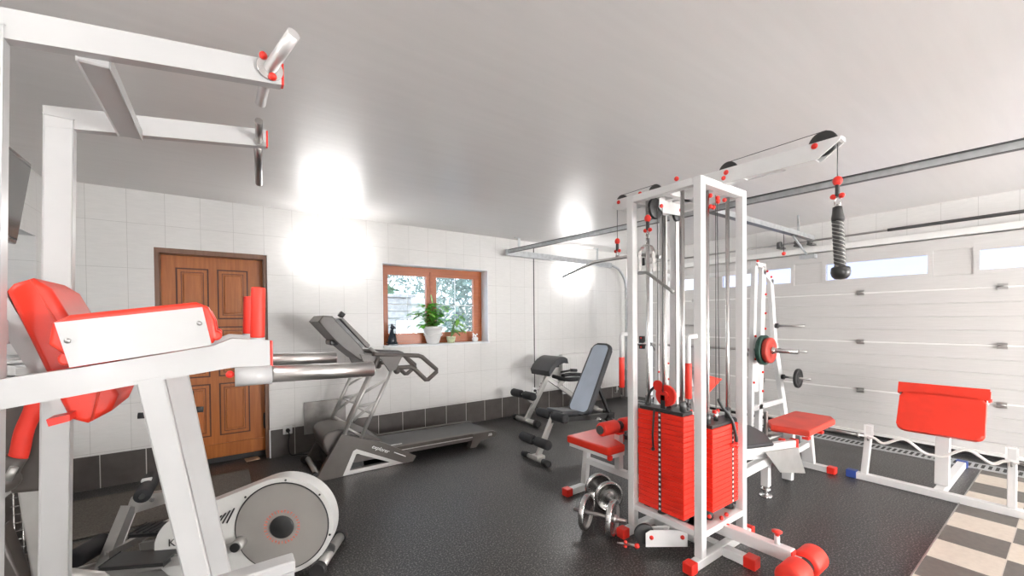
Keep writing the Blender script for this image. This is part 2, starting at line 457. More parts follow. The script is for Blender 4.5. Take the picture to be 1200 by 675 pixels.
# threshold behind the door opening
# checkered tile strip, and the drain grate in front of the garage door
struct('trim_3', MB().box(2.3, 5.9, YF, .546, 0, .004), 'checker')
g = MB(); g.box(5.78, 6.02, -.95, 4.6, 0, .006)
struct('trim_4', g, 'galv')
g = MB()
y = -.9
while y < 4.5:
    g.box(5.84, 5.96, y, y+.022, .006, .009); y += .045
struct('trim_5', g, 'black')
e = MB(); e.box(2.3, 5.78, .546, .552, 0, .012)
struct('trim_6', e, 'steel')

# ------------------------------------------------------------------ wooden door
dw = MB(); dw.box(-.51, -.475, YB, YB+.2, 0, 2.156); dw.box(.362, .394, YB+.03, YB+.2, 0, 2.156); dw.box(-.475, .362, YB, YB+.2, 2.11, 2.156)
door = struct('door_1', MB().box(-.475, .362, 5.17, 5.215, .06, 2.11), 'door')
o = dw.build('door_casing', 'casing', door)
pan = MB(); gro = MB()
for (x0, x1) in ((-.36, -.115), (-.03, .22)):
    for (z0, z1) in ((1.49, 1.985), (.9, 1.4), (.29, .815)):
        gro.frame([(x0-.008, 5.172, z0-.008), (x1+.008, 5.172, z0-.008), (x1+.008, 5.172, z1+.008), (x0-.008, 5.172, z1+.008)],
                  [(x0+.006, 5.172, z0+.006), (x1-.006, 5.172, z0+.006), (x1-.006, 5.172, z1-.006), (x0+.006, 5.172, z1-.006)], (0, -.003, 0))
        gro.frame([(x0+.032, 5.163, z0+.032), (x1-.032, 5.163, z0+.032), (x1-.032, 5.163, z1-.032), (x0+.032, 5.163, z1-.032)],
                  [(x0+.038, 5.163, z0+.038), (x1-.038, 5.163, z0+.038), (x1-.038, 5.163, z1-.038), (x0+.038, 5.163, z1-.038)], (0, -.001, 0))
        pan.frame([(x0+.006, 5.172, z0+.006), (x1-.006, 5.172, z0+.006), (x1-.006, 5.172, z1-.006), (x0+.006, 5.172, z1-.006)],
                  [(x0+.034, 5.172, z0+.034), (x1-.034, 5.172, z0+.034), (x1-.034, 5.172, z1-.034), (x0+.034, 5.172, z1-.034)], (0, -.009, 0))
        pan.box(x0+.05, x1-.05, 5.160, 5.172, z0+.05, z1-.05, .008, 2)
pan.build('raised_panels', 'door', door)
gro.build('panel_grooves', 'doorgroove', door)
MB().box(-.475, .362, 5.155, 5.172, .06, .2, .004).build('weather_board', 'door', door)
h = MB(); h.box(.345, .37, 5.14, 5.165, .32, .45); h.cyl((.357, 5.14, .3), (.357, 5.14, .47), .01)
h.build('hinge', 'black', door)
h = MB(); h.box(.345, .37, 5.14, 5.165, 1.62, 1.75); h.cyl((.357, 5.14, 1.6), (.357, 5.14, 1.77), .01); h.build('hinge', 'black', door)
struct('trim_7', MB().box(-.51, .394, 5.19, YB+.3, 0, .06), 'black')
struct('wall_corridor', MB().box(-.8, .8, 5.33, 5.4, 0, H), 'plaster')

# ------------------------------------------------------------------ window
win = struct('window_1', (lambda f: f.frame([(1.614, 5.2, 1.133), (3.15, 5.2, 1.133), (3.15, 5.2, 2.17), (1.614, 5.2, 2.17)],
      [(1.66, 5.2, 1.175), (3.075, 5.2, 1.175), (3.075, 5.2, 2.125), (1.66, 5.2, 2.125)], (0, .07, 0)))(MB()), 'winwood')
for (x0, x1) in ((1.66, 2.335), (2.335, 3.075)):
    f = MB(); f.frame([(x0+.002, 5.185, 1.177), (x1-.002, 5.185, 1.177), (x1-.002, 5.185, 2.123), (x0+.002, 5.185, 2.123)],
                      [(x0+.075, 5.185, 1.285), (x1-.075, 5.185, 1.285), (x1-.075, 5.185, 2.045), (x0+.075, 5.185, 2.045)], (0, .05, 0))
    sash = f.build('sash', 'winwood', win)
    MB().box(x0+.07, x1-.07, 5.205, 5.211, 1.28, 2.05).build('pane', 'glass', sash)
    g = MB(); xm = (x0+x1)/2
    g.box(xm-.004, xm+.004, 5.199, 5.204, 1.285, 2.045); g.box(x0+.075, x1-.075, 5.199, 5.204, 1.66, 1.668)
    g.build('glazing_bar', 'plaster', sash)
MB().box(2.315, 2.355, 5.172, 5.186, 1.19, 2.11, .005).build('centre_strip', 'winwood', win)
struct('trim_8', MB().box(1.614, 3.15, 4.985, 5.2, 1.118, 1.14, .004), 'plaster')      # window sill
r = MB(); r.box(1.614, 1.622, 5.021, 5.2, 1.14, 2.17); r.box(3.142, 3.15, 5.021, 5.2, 1.14, 2.17); r.box(1.622, 3.142, 5.021, 5.2, 2.162, 2.17)
struct('trim_9', r, 'plaster')                                                    # reveal lining
# niche window in the left wall
w2 = struct('window_2', (lambda f: f.frame([(-1.46, 3.5, 1.21), (-1.46, 4.84, 1.21), (-1.46, 4.84, 2.15), (-1.46, 3.5, 2.15)],
      [(-1.46, 3.58, 1.29), (-1.46, 4.76, 1.29), (-1.46, 4.76, 2.07), (-1.46, 3.58, 2.07)], (.06, 0, 0)))(MB()), 'plaster')
MB().box(-1.44, -1.432, 3.57, 4.77, 1.28, 2.08).build('pane', 'glass', w2)
struct('wall_outer_left', MB().box(-1.6, -1.54, 3.3, 5.0, 1.0, 2.4), 'plaster')

# ------------------------------------------------------------------ garage door
gd = MB()
YG0, YG1 = -.85, 4.5
zs = [.03, .57, 1.15, 1.735, 2.3]
gd_root = thing('garage_door', 'wide white sectional garage door of horizontal ribbed panels filling the right wall', 'garage door', (6.33, 1.8, 0))
wins = [(3.35, 4.32), (2.30, 3.28-.05), (.98, 1.93), (-.33, .634)]
wins = [(3.6, 4.25), (2.30, 3.25), (.985, 1.93), (-.32, .634)]
WZ0, WZ1 = 1.905, 2.13
for k in range(4):
    z0, z1 = zs[k]+.006, zs[k+1]-.006
    p = MB()
    def ribs(y0, y1, za, zb):
        n = max(1, round((zb-za)/.135)); hh = (zb-za)/n
        for i in range(n):
            p.box(6.3, 6.34, y0, y1, za+i*hh+.0018, za+(i+1)*hh-.0018, .004, 1)
        p.box(6.306, 6.338, y0, y1, za, zb)
    if k < 3: ribs(YG0, YG1, z0, z1)
    else:
        ribs(YG0, YG1, z0, WZ0-.02); ribs(YG0, YG1, WZ1+.02, z1)
        ys = [YG0] + [v for w_ in sorted(wins) for v in w_] + [YG1]
        for a, c_ in zip(ys[::2], ys[1::2]): p.box(6.302, 6.34, a, c_, WZ0-.02, WZ1+.02)
    po = p.build('door_panel', 'garage', gd_root)
    if k < 3:
        MB().box(6.296, 6.335, YG0, YG1, z1-.004, z1+.014).build('joint_strip', 'radiator', gd_root)
for (a, c_) in wins:
    f = MB(); f.frame([(6.29, a-.03, WZ0-.03), (6.29, c_+.03, WZ0-.03), (6.29, c_+.03, WZ1+.03), (6.29, a-.03, WZ1+.03)],
                      [(6.29, a+.012, WZ0+.012), (6.29, c_-.012, WZ0+.012), (6.29, c_-.012, WZ1-.012), (6.29, a+.012, WZ1-.012)], (.05, 0, 0))
    fo = f.build('window_frame', 'garage', gd_root)
    MB().box(6.312, 6.318, a+.01, c_-.01, WZ0+.01, WZ1-.01).build('pane', 'acrylic', fo)
for yy in (-.3, .47, 1.57, 2.67, 3.7):
    for zz in (.56, 1.148, 1.738):
        hg = MB(); hg.box(6.284, 6.298, yy-.035, yy+.035, zz-.03, zz-.004); hg.box(6.284, 6.298, yy-.035, yy+.035, zz+.006, zz+.03)
        hg.cyl((6.285, yy-.03, zz+.001), (6.285, yy+.03, zz+.001), .007, seg=10)
        hg.build('hinge', 'steel', gd_root)
MB().box(6.295, 6.33, YG0, YG1, 0.002, .045).build('rubber_seal', 'black', gd_root)
MB().box(6.24, 6.298, YG0, YG1, .05, .075).build('bottom_lip', 'radiator', gd_root)
# ceiling side track along the back wall, curving down beside the door
tr = thing('garage_door_track', 'galvanised garage door track along back wall, curving down beside radiator', 'door track', (3.4, 4.87, 2.33))
t = MB()
def chan(pts, wy=.05, hh=.07):
    for a, c_ in zip(pts[:-1], pts[1:]): t.bar(a, c_, wy, hh, (0, 0, 1) if abs(a[2]-c_[2]) < abs(a[0]-c_[0]) else (1, 0, 0), .002)
chan([(3.38, 4.87, 2.43), (5.0, 4.87, 2.41), (5.62, 4.87, 2.395)], .05, .085)
arc = [(5.62+.42*math.sin(a), 4.87, 1.975+.42*math.cos(a)) for a in [i*PI/2/10 for i in range(11)]]
t.build('upper_channel', 'galv', tr)
t = MB(); t.tube(arc, .022, 8); t.build('curved_channel', 'galv', tr)
t = MB(); t.box(6.02, 6.06, 4.85, 4.89, .02, 1.98); t.build('lower_channel', 'galv', tr)
for xx in (3.6, 5.27):
    t = MB(); t.box(xx-.02, xx+.02, 4.86, 4.865, 2.46, 2.66); t.box(xx-.07, xx+.02, 4.85, 4.89, 2.655, 2.664); t.build('hanger', 'galv', tr)
cb = MB(); p0, p1 = (3.42, 4.86, 2.44), (3.42, -1.0, 2.30)
o = thing('ceiling_beam_rail', '', 'rail', (3.42, 2, 2.3))
p0, p1 = V3((3.42, 4.86, 2.445)), V3((3.42, -1.0, 2.315))
cb.bar(p0, p1, .004, .05, (0, 0, 1), 0); cb.build('web', 'galv', o)
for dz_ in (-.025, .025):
    MB().bar(p0+V3((-.012, 0, dz_)), p1+V3((-.012, 0, dz_)), .03, .004, (0, 0, 1), 0).build('flange', 'cable', o)  # lips coloured dark for the shade in the channel's hollow
tag(o, 'long galvanised rail crossing below the ceiling parallel to the garage door', 'rail')
t = MB(); t.bar((3.45, 1.98, 2.43), (6.0, 1.98, 2.43), .05, .03); t.box(3.5, 6.0, 1.945, 1.95, 2.41, 2.46)
for xx in (4.2, 5.6): t.box(xx-.01, xx+.01, 1.97, 1.99, 2.45, 2.664)
op = thing('door_opener_rail', 'opener rail running from ceiling rail out to garage door lintel', 'rail', (4.7, 1.98, 2.4))
t.build('rail', 'galv', op)
for dz_ in (-.017, .017): MB().bar((3.45, 1.98, 2.43+dz_), (6.0, 1.98, 2.43+dz_), .062, .006, (0, 0, 1), 0).build('flange', 'cable', op)  # dark lips put the shade along the rail edges into colour
t = MB(); t.tube([(5.25, 2.0, 2.4), (5.25, 2.0, 2.2)], .004, 6); t.build('pull_cord', 'cable', op)
t = MB(); t.sphere((5.25, 2.0, 2.18), .022, 10); t.build('pull_knob', 'redplastic', op)
t = MB(); t.bar((5.45, 1.98, 2.4), (5.9, 1.98, 2.2), .02, .02); t.box(5.85, 5.95, 1.9, 2.06, 2.17, 2.22); t.build('release_arm', 'galv', op)
sp = thing('torsion_shaft', 'dark torsion spring shaft running across the top of garage door', 'spring shaft', (6.15, 1.8, 2.4))
t = MB(); t.cyl((6.17, -1.0, 2.43), (6.17, 4.6, 2.43), .013, seg=10); t.build('shaft', 'steel', sp)
t = MB(); t.cyl((6.17, -1.0, 2.43), (6.17, 1.3, 2.43), .018, seg=12); t.build('spring_sleeve', 'cable', sp)
for yy in (2.05, 2.4, 2.2):
    t = MB(); t.cyl((6.17, yy-.02, 2.43), (6.17, yy+.02, 2.43), .045 if yy != 2.2 else .03, seg=18); t.box(6.15, 6.29, yy-.03, yy+.03, 2.38, 2.4); t.build('drum', 'cable', sp)
struct('trim_10', MB().box(6.26, 6.30, -1.2, 4.7, 2.29, 2.36, .004), 'radiator')

# ------------------------------------------------------------------ lamps, added fill lights
def wall_lamp(x, y, z, label, facing=-1):
    r_ = thing('wall_lamp', label, 'lamp', (x, y, z-.11), 'opal box lamps on the walls')
    s_ = facing
    MB().box(x-.29, x+.29, min(y, y+s_*.03), max(y, y+s_*.03), z-.11, z+.11, .005).build('base_plate', 'white', r_)
    MB().box(x-.31, x+.31, min(y+s_*.031, y+s_*.1), max(y+s_*.031, y+s_*.1), z-.125, z+.125, .03, 4).build('diffuser', 'lamp', r_)
wall_lamp(1.03, 5.02, 2.21, 'glowing rectangular wall lamp left of the window, above the treadmill')
wall_lamp(4.86, 5.02, 2.17, 'glowing rectangular wall lamp right of the window, above the radiator')
def fill_panel(x, y, z, label, ax='y'):  # unseen glowing panel added to light the room from the viewer's side
    r_ = thing('fill_panel', label, 'lamp', (x, y, z-.4), 'added fill light panels on the viewer side walls')
    q = MB(); d = MB()
    if ax == 'y': q.box(x-.42, x+.42, y, y+.03, z-.42, z+.42, .005); d.box(x-.40, x+.40, y+.031, y+.06, z-.40, z+.40, .008)
    else: q.box(x, x+.03, y-.42, y+.42, z-.42, z+.42, .005); d.box(x+.031, x+.06, y-.40, y+.40, z-.40, z+.40, .008)
    q.build('housing', 'white', r_); d.build('diffuser', 'panel', r_)
for k, xx in enumerate((3.0, 4.4, 5.7)):
    fill_panel(xx, YF+.002, 1.05, 'added square fill light panel behind the viewer')
fill_panel(XL+.002, -3.7, 1.25, 'added square fill light panel behind the viewer', 'x')
def added_side_lamp(y, z, label):  # unseen lamp added to brighten the ceiling and wall on the left
    r_ = thing('wall_lamp', label, 'lamp', (XL+.05, y, z-.11))
    MB().box(XL+.001, XL+.03, y-.29, y+.29, z-.11, z+.11, .005).build('base_plate', 'white', r_)
    MB().box(XL+.031, XL+.1, y-.31, y+.31, z-.125, z+.125, .03, 4).build('diffuser', 'lamp', r_)
added_side_lamp(1.0, 2.2, 'added fill lamp high on the left wall beside the viewer')

# ------------------------------------------------------------------ wall fittings
def socket(x, z, label):
    s = thing('wall_socket', label, 'socket', (x, YB-.01, z-.045), 'white wall sockets')
    MB().box(x-.045, x+.045, YB-.02, YB-.008, z-.045, z+.045, .006, 2).build('plate', 'socket', s)
    q = MB(); q.cyl((x, YB-.021, z), (x, YB-.05, z), .02); q.tube([(x, YB-.05, z), (x+.01, YB-.06, z-.05), (x, YB-.04, z-.15), (x+.02, YB-.05, z-.262), (x+.1, YB-.1, .012), (x+.22, YB-.2, .01), (x+.1, YB-.33, .01), (x+.3, YB-.36, .012)], .006, 8, 5)
    q.build('plug_and_cord', 'black', s)
socket(.56, .275, 'white wall socket with black plug beside the wooden door')
socket(3.98, .335, 'white wall socket behind the roman chair')
rd = thing('radiator', 'white panel radiator on back wall behind the incline bench', 'radiator', (5.2, 4.95, .22))
q = MB(); q.box(4.49, 5.92, 4.90, 4.925, .23, .86, .008, 2)
x = 4.52
while x < 5.88:
    q.box(x, x+.022, 4.893, 4.9, .27, .82, .003, 1); x += .045
q.build('front_panel', 'radiator', rd)
MB().box(4.48, 5.93, 4.90, 4.99, .855, .875, .004).build('top_grille', 'radiator', rd)
for x in (4.7, 5.66): MB().box(x, x+.04, 4.925, YB-.009, .3, .8).build('bracket', 'radiator', rd)
q = MB(); q.tube([(5.86, 4.94, .23), (5.86, 4.95, .1), (5.86, 5.0, .09)], .008, 8); q.cyl((5.86, 4.94, .2), (5.86, 4.94, .15), .02); q.build('valve', 'socket', rd)
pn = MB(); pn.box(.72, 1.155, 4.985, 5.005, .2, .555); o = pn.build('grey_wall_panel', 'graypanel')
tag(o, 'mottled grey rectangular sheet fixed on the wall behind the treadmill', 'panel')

# mat, tile
mt = MB(); mt.box(-1.05, .19, 3.9, 4.74, 0, .012, .004); o = mt.build('carpet_mat', 'carpet'); tag(o, 'brown grey carpet mat lying on the floor in front of the door', 'mat')
mt = MB(); mt.box(-1.1, -.1, 3.15, 3.84, 0, .01, .004); o = mt.build('carpet_mat', 'carpet'); tag(o, 'brown grey carpet mat under the silver sit-up bench', 'mat')
mt = MB(); mt.obox((.235, 5.08, .006), (.11, .12, .01), basis((0, 0, 1)) @ Matrix.Rotation(.15, 3, 'Z')); o = mt.build('loose_tile', 'clay'); tag(o, 'small brown clay tile lying loose at the foot of the door', 'tile')

# television
tv = thing('television', 'flat television hung high on the left wall and tilted down', 'television', (-1.0, 3.0, 1.886))
ax = Vector((-.85, 0, 2.343)) - Vector((-.915, 0, 1.886)); ax.normalize(); nn = Vector((ax.z, 0, -ax.x))
Rt = Matrix((nn, Vector((0, 1, 0)), ax)).transposed()
cc = Vector((-.882, 3.02, 2.115))
MB().obox(cc - nn*.03, (.05, .8, .46), Rt, .008, 2).build('body', 'bezel', tv)
MB().obox(cc - nn*.002, (.008, .74, .40), Rt).build('screen', 'screen', tv)
q = MB(); q.obox(cc - nn*.004, (.0085, .755, .415), Rt); q.build('bezel_line', 'blackprint', tv)
q = MB(); q.bar((-1.2, 3.02, 2.15), (cc - nn*.055)[:], .05, .08); q.box(-1.2, -1.185, 2.9, 3.14, 2.05, 2.3); q.build('bracket', 'black', tv)

# wall shelf with dark boxes, left wall
ws = thing('wall_shelf', 'small white shelf rack with dark boxes on left wall below the niche', 'shelf', (-1.12, 4.5, 1.0))
q = MB(); q.box(-1.199, -1.05, 4.25, 4.6, 1.09, 1.1); q.box(-1.199, -1.05, 4.25, 4.6, 1.17, 1.18); q.box(-1.199, -1.05, 4.25, 4.26, 1.0, 1.2); q.box(-1.199, -1.05, 4.59, 4.6, 1.0, 1.2); q.box(-1.199, -1.05, 4.25, 4.6, 1.0, 1.01)
q.build('frame', 'white', ws)
for (a, z) in ((4.4, 1.101), (4.42, 1.011)):
    o = MB().box(-1.17, -1.08, a, a+.13, z, z+.055, .004).build('storage_box', 'blackplastic')
    tag(o, 'dark box on the %s board of small white wall shelf' % ('upper' if z > 1.05 else 'lower'), 'box', 'dark boxes on wall shelf')

# ------------------------------------------------------------------ window sill objects
c = thing('cat_figurine', 'dark seated cat figurine at the left end of window sill', 'figurine', (1.75, 5.08, 1.14))
q = MB(); q.box(1.685, 1.815, 5.04, 5.12, 1.14, 1.158, .003); q.build('plinth', 'cat', c)
q = MB()
q.lathe((1.745, 5.08, 1.156), (0, 0, 1), [(.045, 0), (.056, .02), (.052, .06), (.04, .1), (.03, .13), (.022, .16), (.02, .185)], 16)
q.sphere((1.757, 5.08, 1.365), .027, 14, (1.15, .85, 1)); q.sphere((1.785, 5.08, 1.358), .013, 10, (1.2, .9, .8))
for s in (-.014, .014): q.lathe((1.748, 5.08+s, 1.38), (0, s*2, 1), [(.011, 0), (.006, .022), (.0, .038)], 8)
for s in (-.016, .016):
    q.tube([(1.775, 5.08+s, 1.29), (1.79, 5.08+s, 1.22), (1.792, 5.08+s, 1.165)], .011, 8); q.sphere((1.798, 5.08+s, 1.166), .012, 8, (1.5, 1, .8))
q.tube([(1.70, 5.1, 1.17), (1.685, 5.1, 1.18), (1.70, 5.06, 1.168), (1.74, 5.045, 1.165)], .008, 8, 4)
q.build('body', 'cat', c)
def leaf(bm_, base, d, L, W, droop=.35):
    """a folded, curved leaf blade"""
    d = Vector(d).normalized(); side = d.cross(Vector((0, 0, 1))); side = (side if side.length > .1 else Vector((1, 0, 0))).normalized()
    n = 6; rows = []
    for i in range(n+1):
        t = i/n; wv = W*math.sin(PI*min(1, t*.93+.05))**.8
        c_ = Vector(base)+d*L*t - Vector((0, 0, 1))*droop*L*t*t
        rows.append([bm_.verts.new(c_-side*wv*.5+Vector((0, 0, .006))), bm_.verts.new(c_), bm_.verts.new(c_+side*wv*.5+Vector((0, 0, .006)))])
    for i in range(n):
        for j in range(2):
            f = bm_.faces.new((rows[i][j], rows[i][j+1], rows[i+1][j+1], rows[i+1][j])); f.smooth = True
pl = thing('potted_plant', 'leafy green plant in a round white pot on the window sill', 'plant', (2.31, 5.09, 1.14))
q = MB(); q.lathe((2.31, 5.09, 1.14), (0, 0, 1), [(.075, 0), (.085, .02), (.112, .11), (.122, .17), (.128, .19), (.135, .195), (.135, .23), (.122, .23), (.118, .2), (.0, .2)], 28)
po = q.build('pot', 'pot', pl)
q = MB(); q.tube([(2.31+.121*math.cos(a), 5.09+.121*math.sin(a), 1.265+.02*math.cos(4*a)) for a in [i*2*PI/40 for i in range(41)]], .004, 6); q.build('relief_garland', 'radiator', po)
MB().cyl((2.31, 5.09, 1.335), (2.31, 5.09, 1.345), .118).build('soil', 'soil', po)
q = MB(); st = MB(); q2 = MB()
rnd = random.Random(3)
for i in range(46):
    a = rnd.uniform(0, 2*PI); rr = rnd.uniform(.02, .25); hz = rnd.uniform(.02, .36)*(1-rr*1.2)
    tip = Vector((2.31+rr*math.cos(a)*1.15, 5.08+rr*math.sin(a)*.4, 1.36+hz))
    st.tube([(2.31+.03*math.cos(a), 5.09+.03*math.sin(a), 1.34), ((2.31+tip.x)/2, (5.09+tip.y)/2, 1.36+hz*.6), tip], .003, 5, 3)
    for k in range(3):
        aa = a+rnd.uniform(-1, 1)
        leaf((q if rnd.random() < .65 else q2).bm, tip, (math.cos(aa), math.sin(aa)*.6, rnd.uniform(-.2, .5)), rnd.uniform(.08, .13), rnd.uniform(.06, .095))
leaf(q2.bm, (2.31, 5.09, 1.68), (-.2, 0, 1), .12, .05, 0); st.tube([(2.31, 5.09, 1.34), (2.31, 5.09, 1.68)], .004, 5)
q.build('leaves', 'leaf', pl); q2.build('young_leaves', 'leaf2', pl); st.build('stems', 'stem', pl)
pl = thing('small_potted_plant', 'small trailing plant in pale pot right of the white pot', 'plant', (2.57, 5.06, 1.14))
q = MB(); q.lathe((2.57, 5.07, 1.14), (0, 0, 1), [(.045, 0), (.05, .01), (.065, .08), (.068, .085), (.0, .08)], 20); q.build('pot', 'palepot', pl)
q = MB(); st = MB()
for i in range(16):
    a = rnd.uniform(-.9, .9); rr = rnd.uniform(.05, .2); hz = rnd.uniform(.05, .3)
    tip = Vector((2.57+rr*abs(math.cos(a)), 5.06+.1*math.sin(a)*.5, 1.23+hz))
    st.tube([(2.57, 5.07, 1.22), ((2.57+tip.x)/2, 5.07, 1.24+hz*.7), tip], .003, 5, 3)
    for k in range(2): leaf(q.bm, tip, (math.cos(a+rnd.uniform(-1, 1)), .2*math.sin(a), rnd.uniform(-.5, .3)), rnd.uniform(.06, .1), .055)
q.build('leaves', 'leaf2', pl); st.build('stems', 'stem', pl)
q = MB(); q.lathe((2.96, 5.08, 1.14), (0, 0, 1), [(.03, 0), (.042, .02), (.045, .05), (.03, .07), (.0, .065)], 16)
for k in range(5): q.sphere((2.93+k*.015, 5.08+.01*(k % 2), 1.22+.012*(k*2 % 3)), .013, 8)
q.tube([(2.93, 5.08, 1.2), (2.925, 5.08, 1.27)], .006, 6)
o = q.build('shell_ornament', 'pot'); tag(o, 'tiny pale shell ornament at the right end of window sill', 'ornament')

# ------------------------------------------------------------------ outside
struct('ground_outside', MB().box(-6, 14, 5.4, 22, .4, .5), 'snow')
def bush(name, c, r, m, label, seed):
    bm = bmesh.new(); rn = random.Random(seed)
    for i in range(1500):
        a = rn.uniform(0, 2*PI); z = rn.uniform(-1, 1); rad = (rn.random()**.33); q_ = math.sqrt(1-z*z)
        p = Vector((math.cos(a)*q_*r[0]*rad, math.sin(a)*q_*r[1]*rad, z*r[2]*rad)) + Vector(c)
        d = Vector((rn.uniform(-1, 1), rn.uniform(-1, 1), rn.uniform(-.9, .3))).normalized()*rn.uniform(.12, .3)
        s_ = d.cross(Vector((rn.uniform(-1, 1), rn.uniform(-1, 1), rn.uniform(-1, 1)))).normalized()*.03
        vs = [bm.verts.new(v) for v in (p-s_, p+s_, p+d*.6+s_*.8, p+d, p+d*.6-s_*.8)]
        bm.faces.new(vs)
    me = bpy.data.meshes.new(name); bm.to_mesh(me); bm.free(); me.materials.append(M[m])
    root = thing(name, label, 'tree', (c[0], c[1], .5))
    o = bpy.data.objects.new('foliage', me); COL.objects.link(o); o.parent = root; o.matrix_parent_inverse = Matrix.Translation(root.location).inverted()
    q = MB(); q.tube([(c[0], c[1], .5), (c[0]+.05, c[1], c[2]*.7+.15), (c[0], c[1], c[2]+r[2]*.5)], [.09, .06, .03], 8, 3); q.build('trunk', 'stem', root)
bush('garden_tree', (4.8, 8.3, 2.3), (1.15, .9, 1.5), 'bush', 'grey green tree filling the right window sash outside', 1)
bush('garden_tree', (2.72, 8.7, 1.55), (.3, .3, .95), 'bush2', 'narrow green shrub outside behind the left window sash', 2)
bush('garden_tree', (5.4, 12.5, 3.4), (2.2, 1.1, 1.2), 'bush', 'distant drooping tree high behind the left window sash', 4)
q = MB()
for i in range(11):
    q.box(2.3, 2.85+.02*(i % 2), 7.2, 7.6, .5+i*.125, .615+i*.125, .012, 1)
q.box(2.25, 2.92, 7.15, 7.65, 1.875, 1.93, .01)
o = q.build('stone_pier', 'stonepier'); tag(o, 'stacked stone garden pier seen through lower left window sash', 'pier')
hs = thing('garden_shed', 'low cream building with flat roof outside the left sash', 'building', (5, 11, .5))
MB().box(4.1, 6.4, 10.5, 12, .5, 1.9).build('wall', 'outwall', hs)
MB().box(3.9, 6.6, 10.3, 12.2, 1.9, 2.05).build('roof', 'snow', hs)
# pergola slats seen through the garage door windows
pg = thing('pergola', 'pale pergola beams outside the garage door windows', 'pergola', (8.2, 1.8, 0))
for k, yy in enumerate((-1.2, 0.1, 1.4, 2.7, 4.0)):
    MB().bar((6.8, yy+.7, 2.55), (9.6, yy-.9, 2.95), .02, .03).build('beam', 'radiator', pg)
MB().bar((9.3, -2, 2.9), (9.3, 5, 2.9), .05, .06).build('cross_beam', 'radiator', pg)
MB().box(9.2, 9.4, -2, -1.9, 0, 2.9).build('post', 'radiator', pg)
MB().box(9.2, 9.4, 4.9, 5, 0, 2.9).build('post', 'radiator', pg)
struct('ground_drive', MB().box(6.66, 14, -6, 8, -.15, -.05), 'snow')

# ================================================================== equipment
# ------------------------------------------------------------------ power tower (near left)
pt = thing('power_tower', 'white tubular power tower with red pads, cut off by left edge', 'exercise tower', (-.25, 1.75, 0))
Y0, Y1, TB = 1.467, 2.017, .03
for yy in (Y0, Y1):
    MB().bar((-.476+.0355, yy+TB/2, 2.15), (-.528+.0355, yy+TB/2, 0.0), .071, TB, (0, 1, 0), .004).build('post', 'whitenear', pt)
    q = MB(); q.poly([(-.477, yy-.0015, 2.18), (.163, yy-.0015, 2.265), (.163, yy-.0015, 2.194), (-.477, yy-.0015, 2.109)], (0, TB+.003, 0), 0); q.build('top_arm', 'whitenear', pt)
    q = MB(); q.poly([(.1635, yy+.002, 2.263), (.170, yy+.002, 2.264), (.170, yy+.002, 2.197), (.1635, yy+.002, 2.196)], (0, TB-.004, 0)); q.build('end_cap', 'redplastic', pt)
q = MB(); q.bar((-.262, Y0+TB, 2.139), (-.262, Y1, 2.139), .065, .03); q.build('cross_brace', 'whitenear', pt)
# pull-up handles
q = MB(); q.cyl((.131, Y0-.002, 2.232), (.181, 1.33, 2.283), .0175, seg=24); q.build('pull_up_handle', 'palesteel', pt)
q = MB(); q.cyl((.131, Y0-.001, 2.232), (.132, Y0-.009, 2.232), .036, seg=28); q.build('flange', 'chrome', pt)
for p in ((.114, Y0-.012, 2.262), (.138, Y0-.014, 2.205)): MB().sphere(p, .0115).build('locking_knob', 'redplastic', pt)
q = MB(); q.cyl((.122, Y0+TB, 2.215), (.117, 1.62, 2.19), .0155); q.build('pull_up_handle', 'palesteel', pt)
q = MB(); q.tube([(.136, Y1, 2.21), (.133, 1.95, 2.226), (.129, 1.89, 2.243)], .014, 16); q.lathe((.136, Y1, 2.21), (0, -1, 0), [(.02, 0), (.02, .008)], 20); q.build('pull_up_handle', 'steel', pt)
q = MB(); q.tube([(.135, Y1+TB, 2.205), (.143, 2.15, 2.165), (.154, 2.31, 2.118)], .0155, 16); q.build('pull_up_handle', 'steel', pt)
# forearm beams
beam = [(-.55, 1.305), (-.288, 1.34), (-.022, 1.383), (.022, 1.402), (.119, 1.392), (.119, 1.314), (.03, 1.317), (-.137, 1.294), (-.55, 1.232)]
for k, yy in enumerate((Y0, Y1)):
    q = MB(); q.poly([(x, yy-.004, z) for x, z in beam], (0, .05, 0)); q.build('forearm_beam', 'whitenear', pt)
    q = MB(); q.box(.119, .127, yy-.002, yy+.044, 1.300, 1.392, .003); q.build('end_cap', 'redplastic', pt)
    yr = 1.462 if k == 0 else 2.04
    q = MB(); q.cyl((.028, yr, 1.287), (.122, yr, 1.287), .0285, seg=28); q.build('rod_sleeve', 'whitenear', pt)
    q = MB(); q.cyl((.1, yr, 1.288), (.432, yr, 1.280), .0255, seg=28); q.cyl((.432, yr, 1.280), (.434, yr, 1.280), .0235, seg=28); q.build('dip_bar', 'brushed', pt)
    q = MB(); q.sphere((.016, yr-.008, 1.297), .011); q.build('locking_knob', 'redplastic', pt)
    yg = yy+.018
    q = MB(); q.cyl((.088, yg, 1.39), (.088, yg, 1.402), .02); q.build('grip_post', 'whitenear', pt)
    q = MB(); q.lathe((.088, yg, 1.402), (.03, 0, 1), [(.0185, 0), (.0195, .004), (.0195, .15), (.0185, .155)], 24); q.build('hand_grip', 'redgrip', pt)
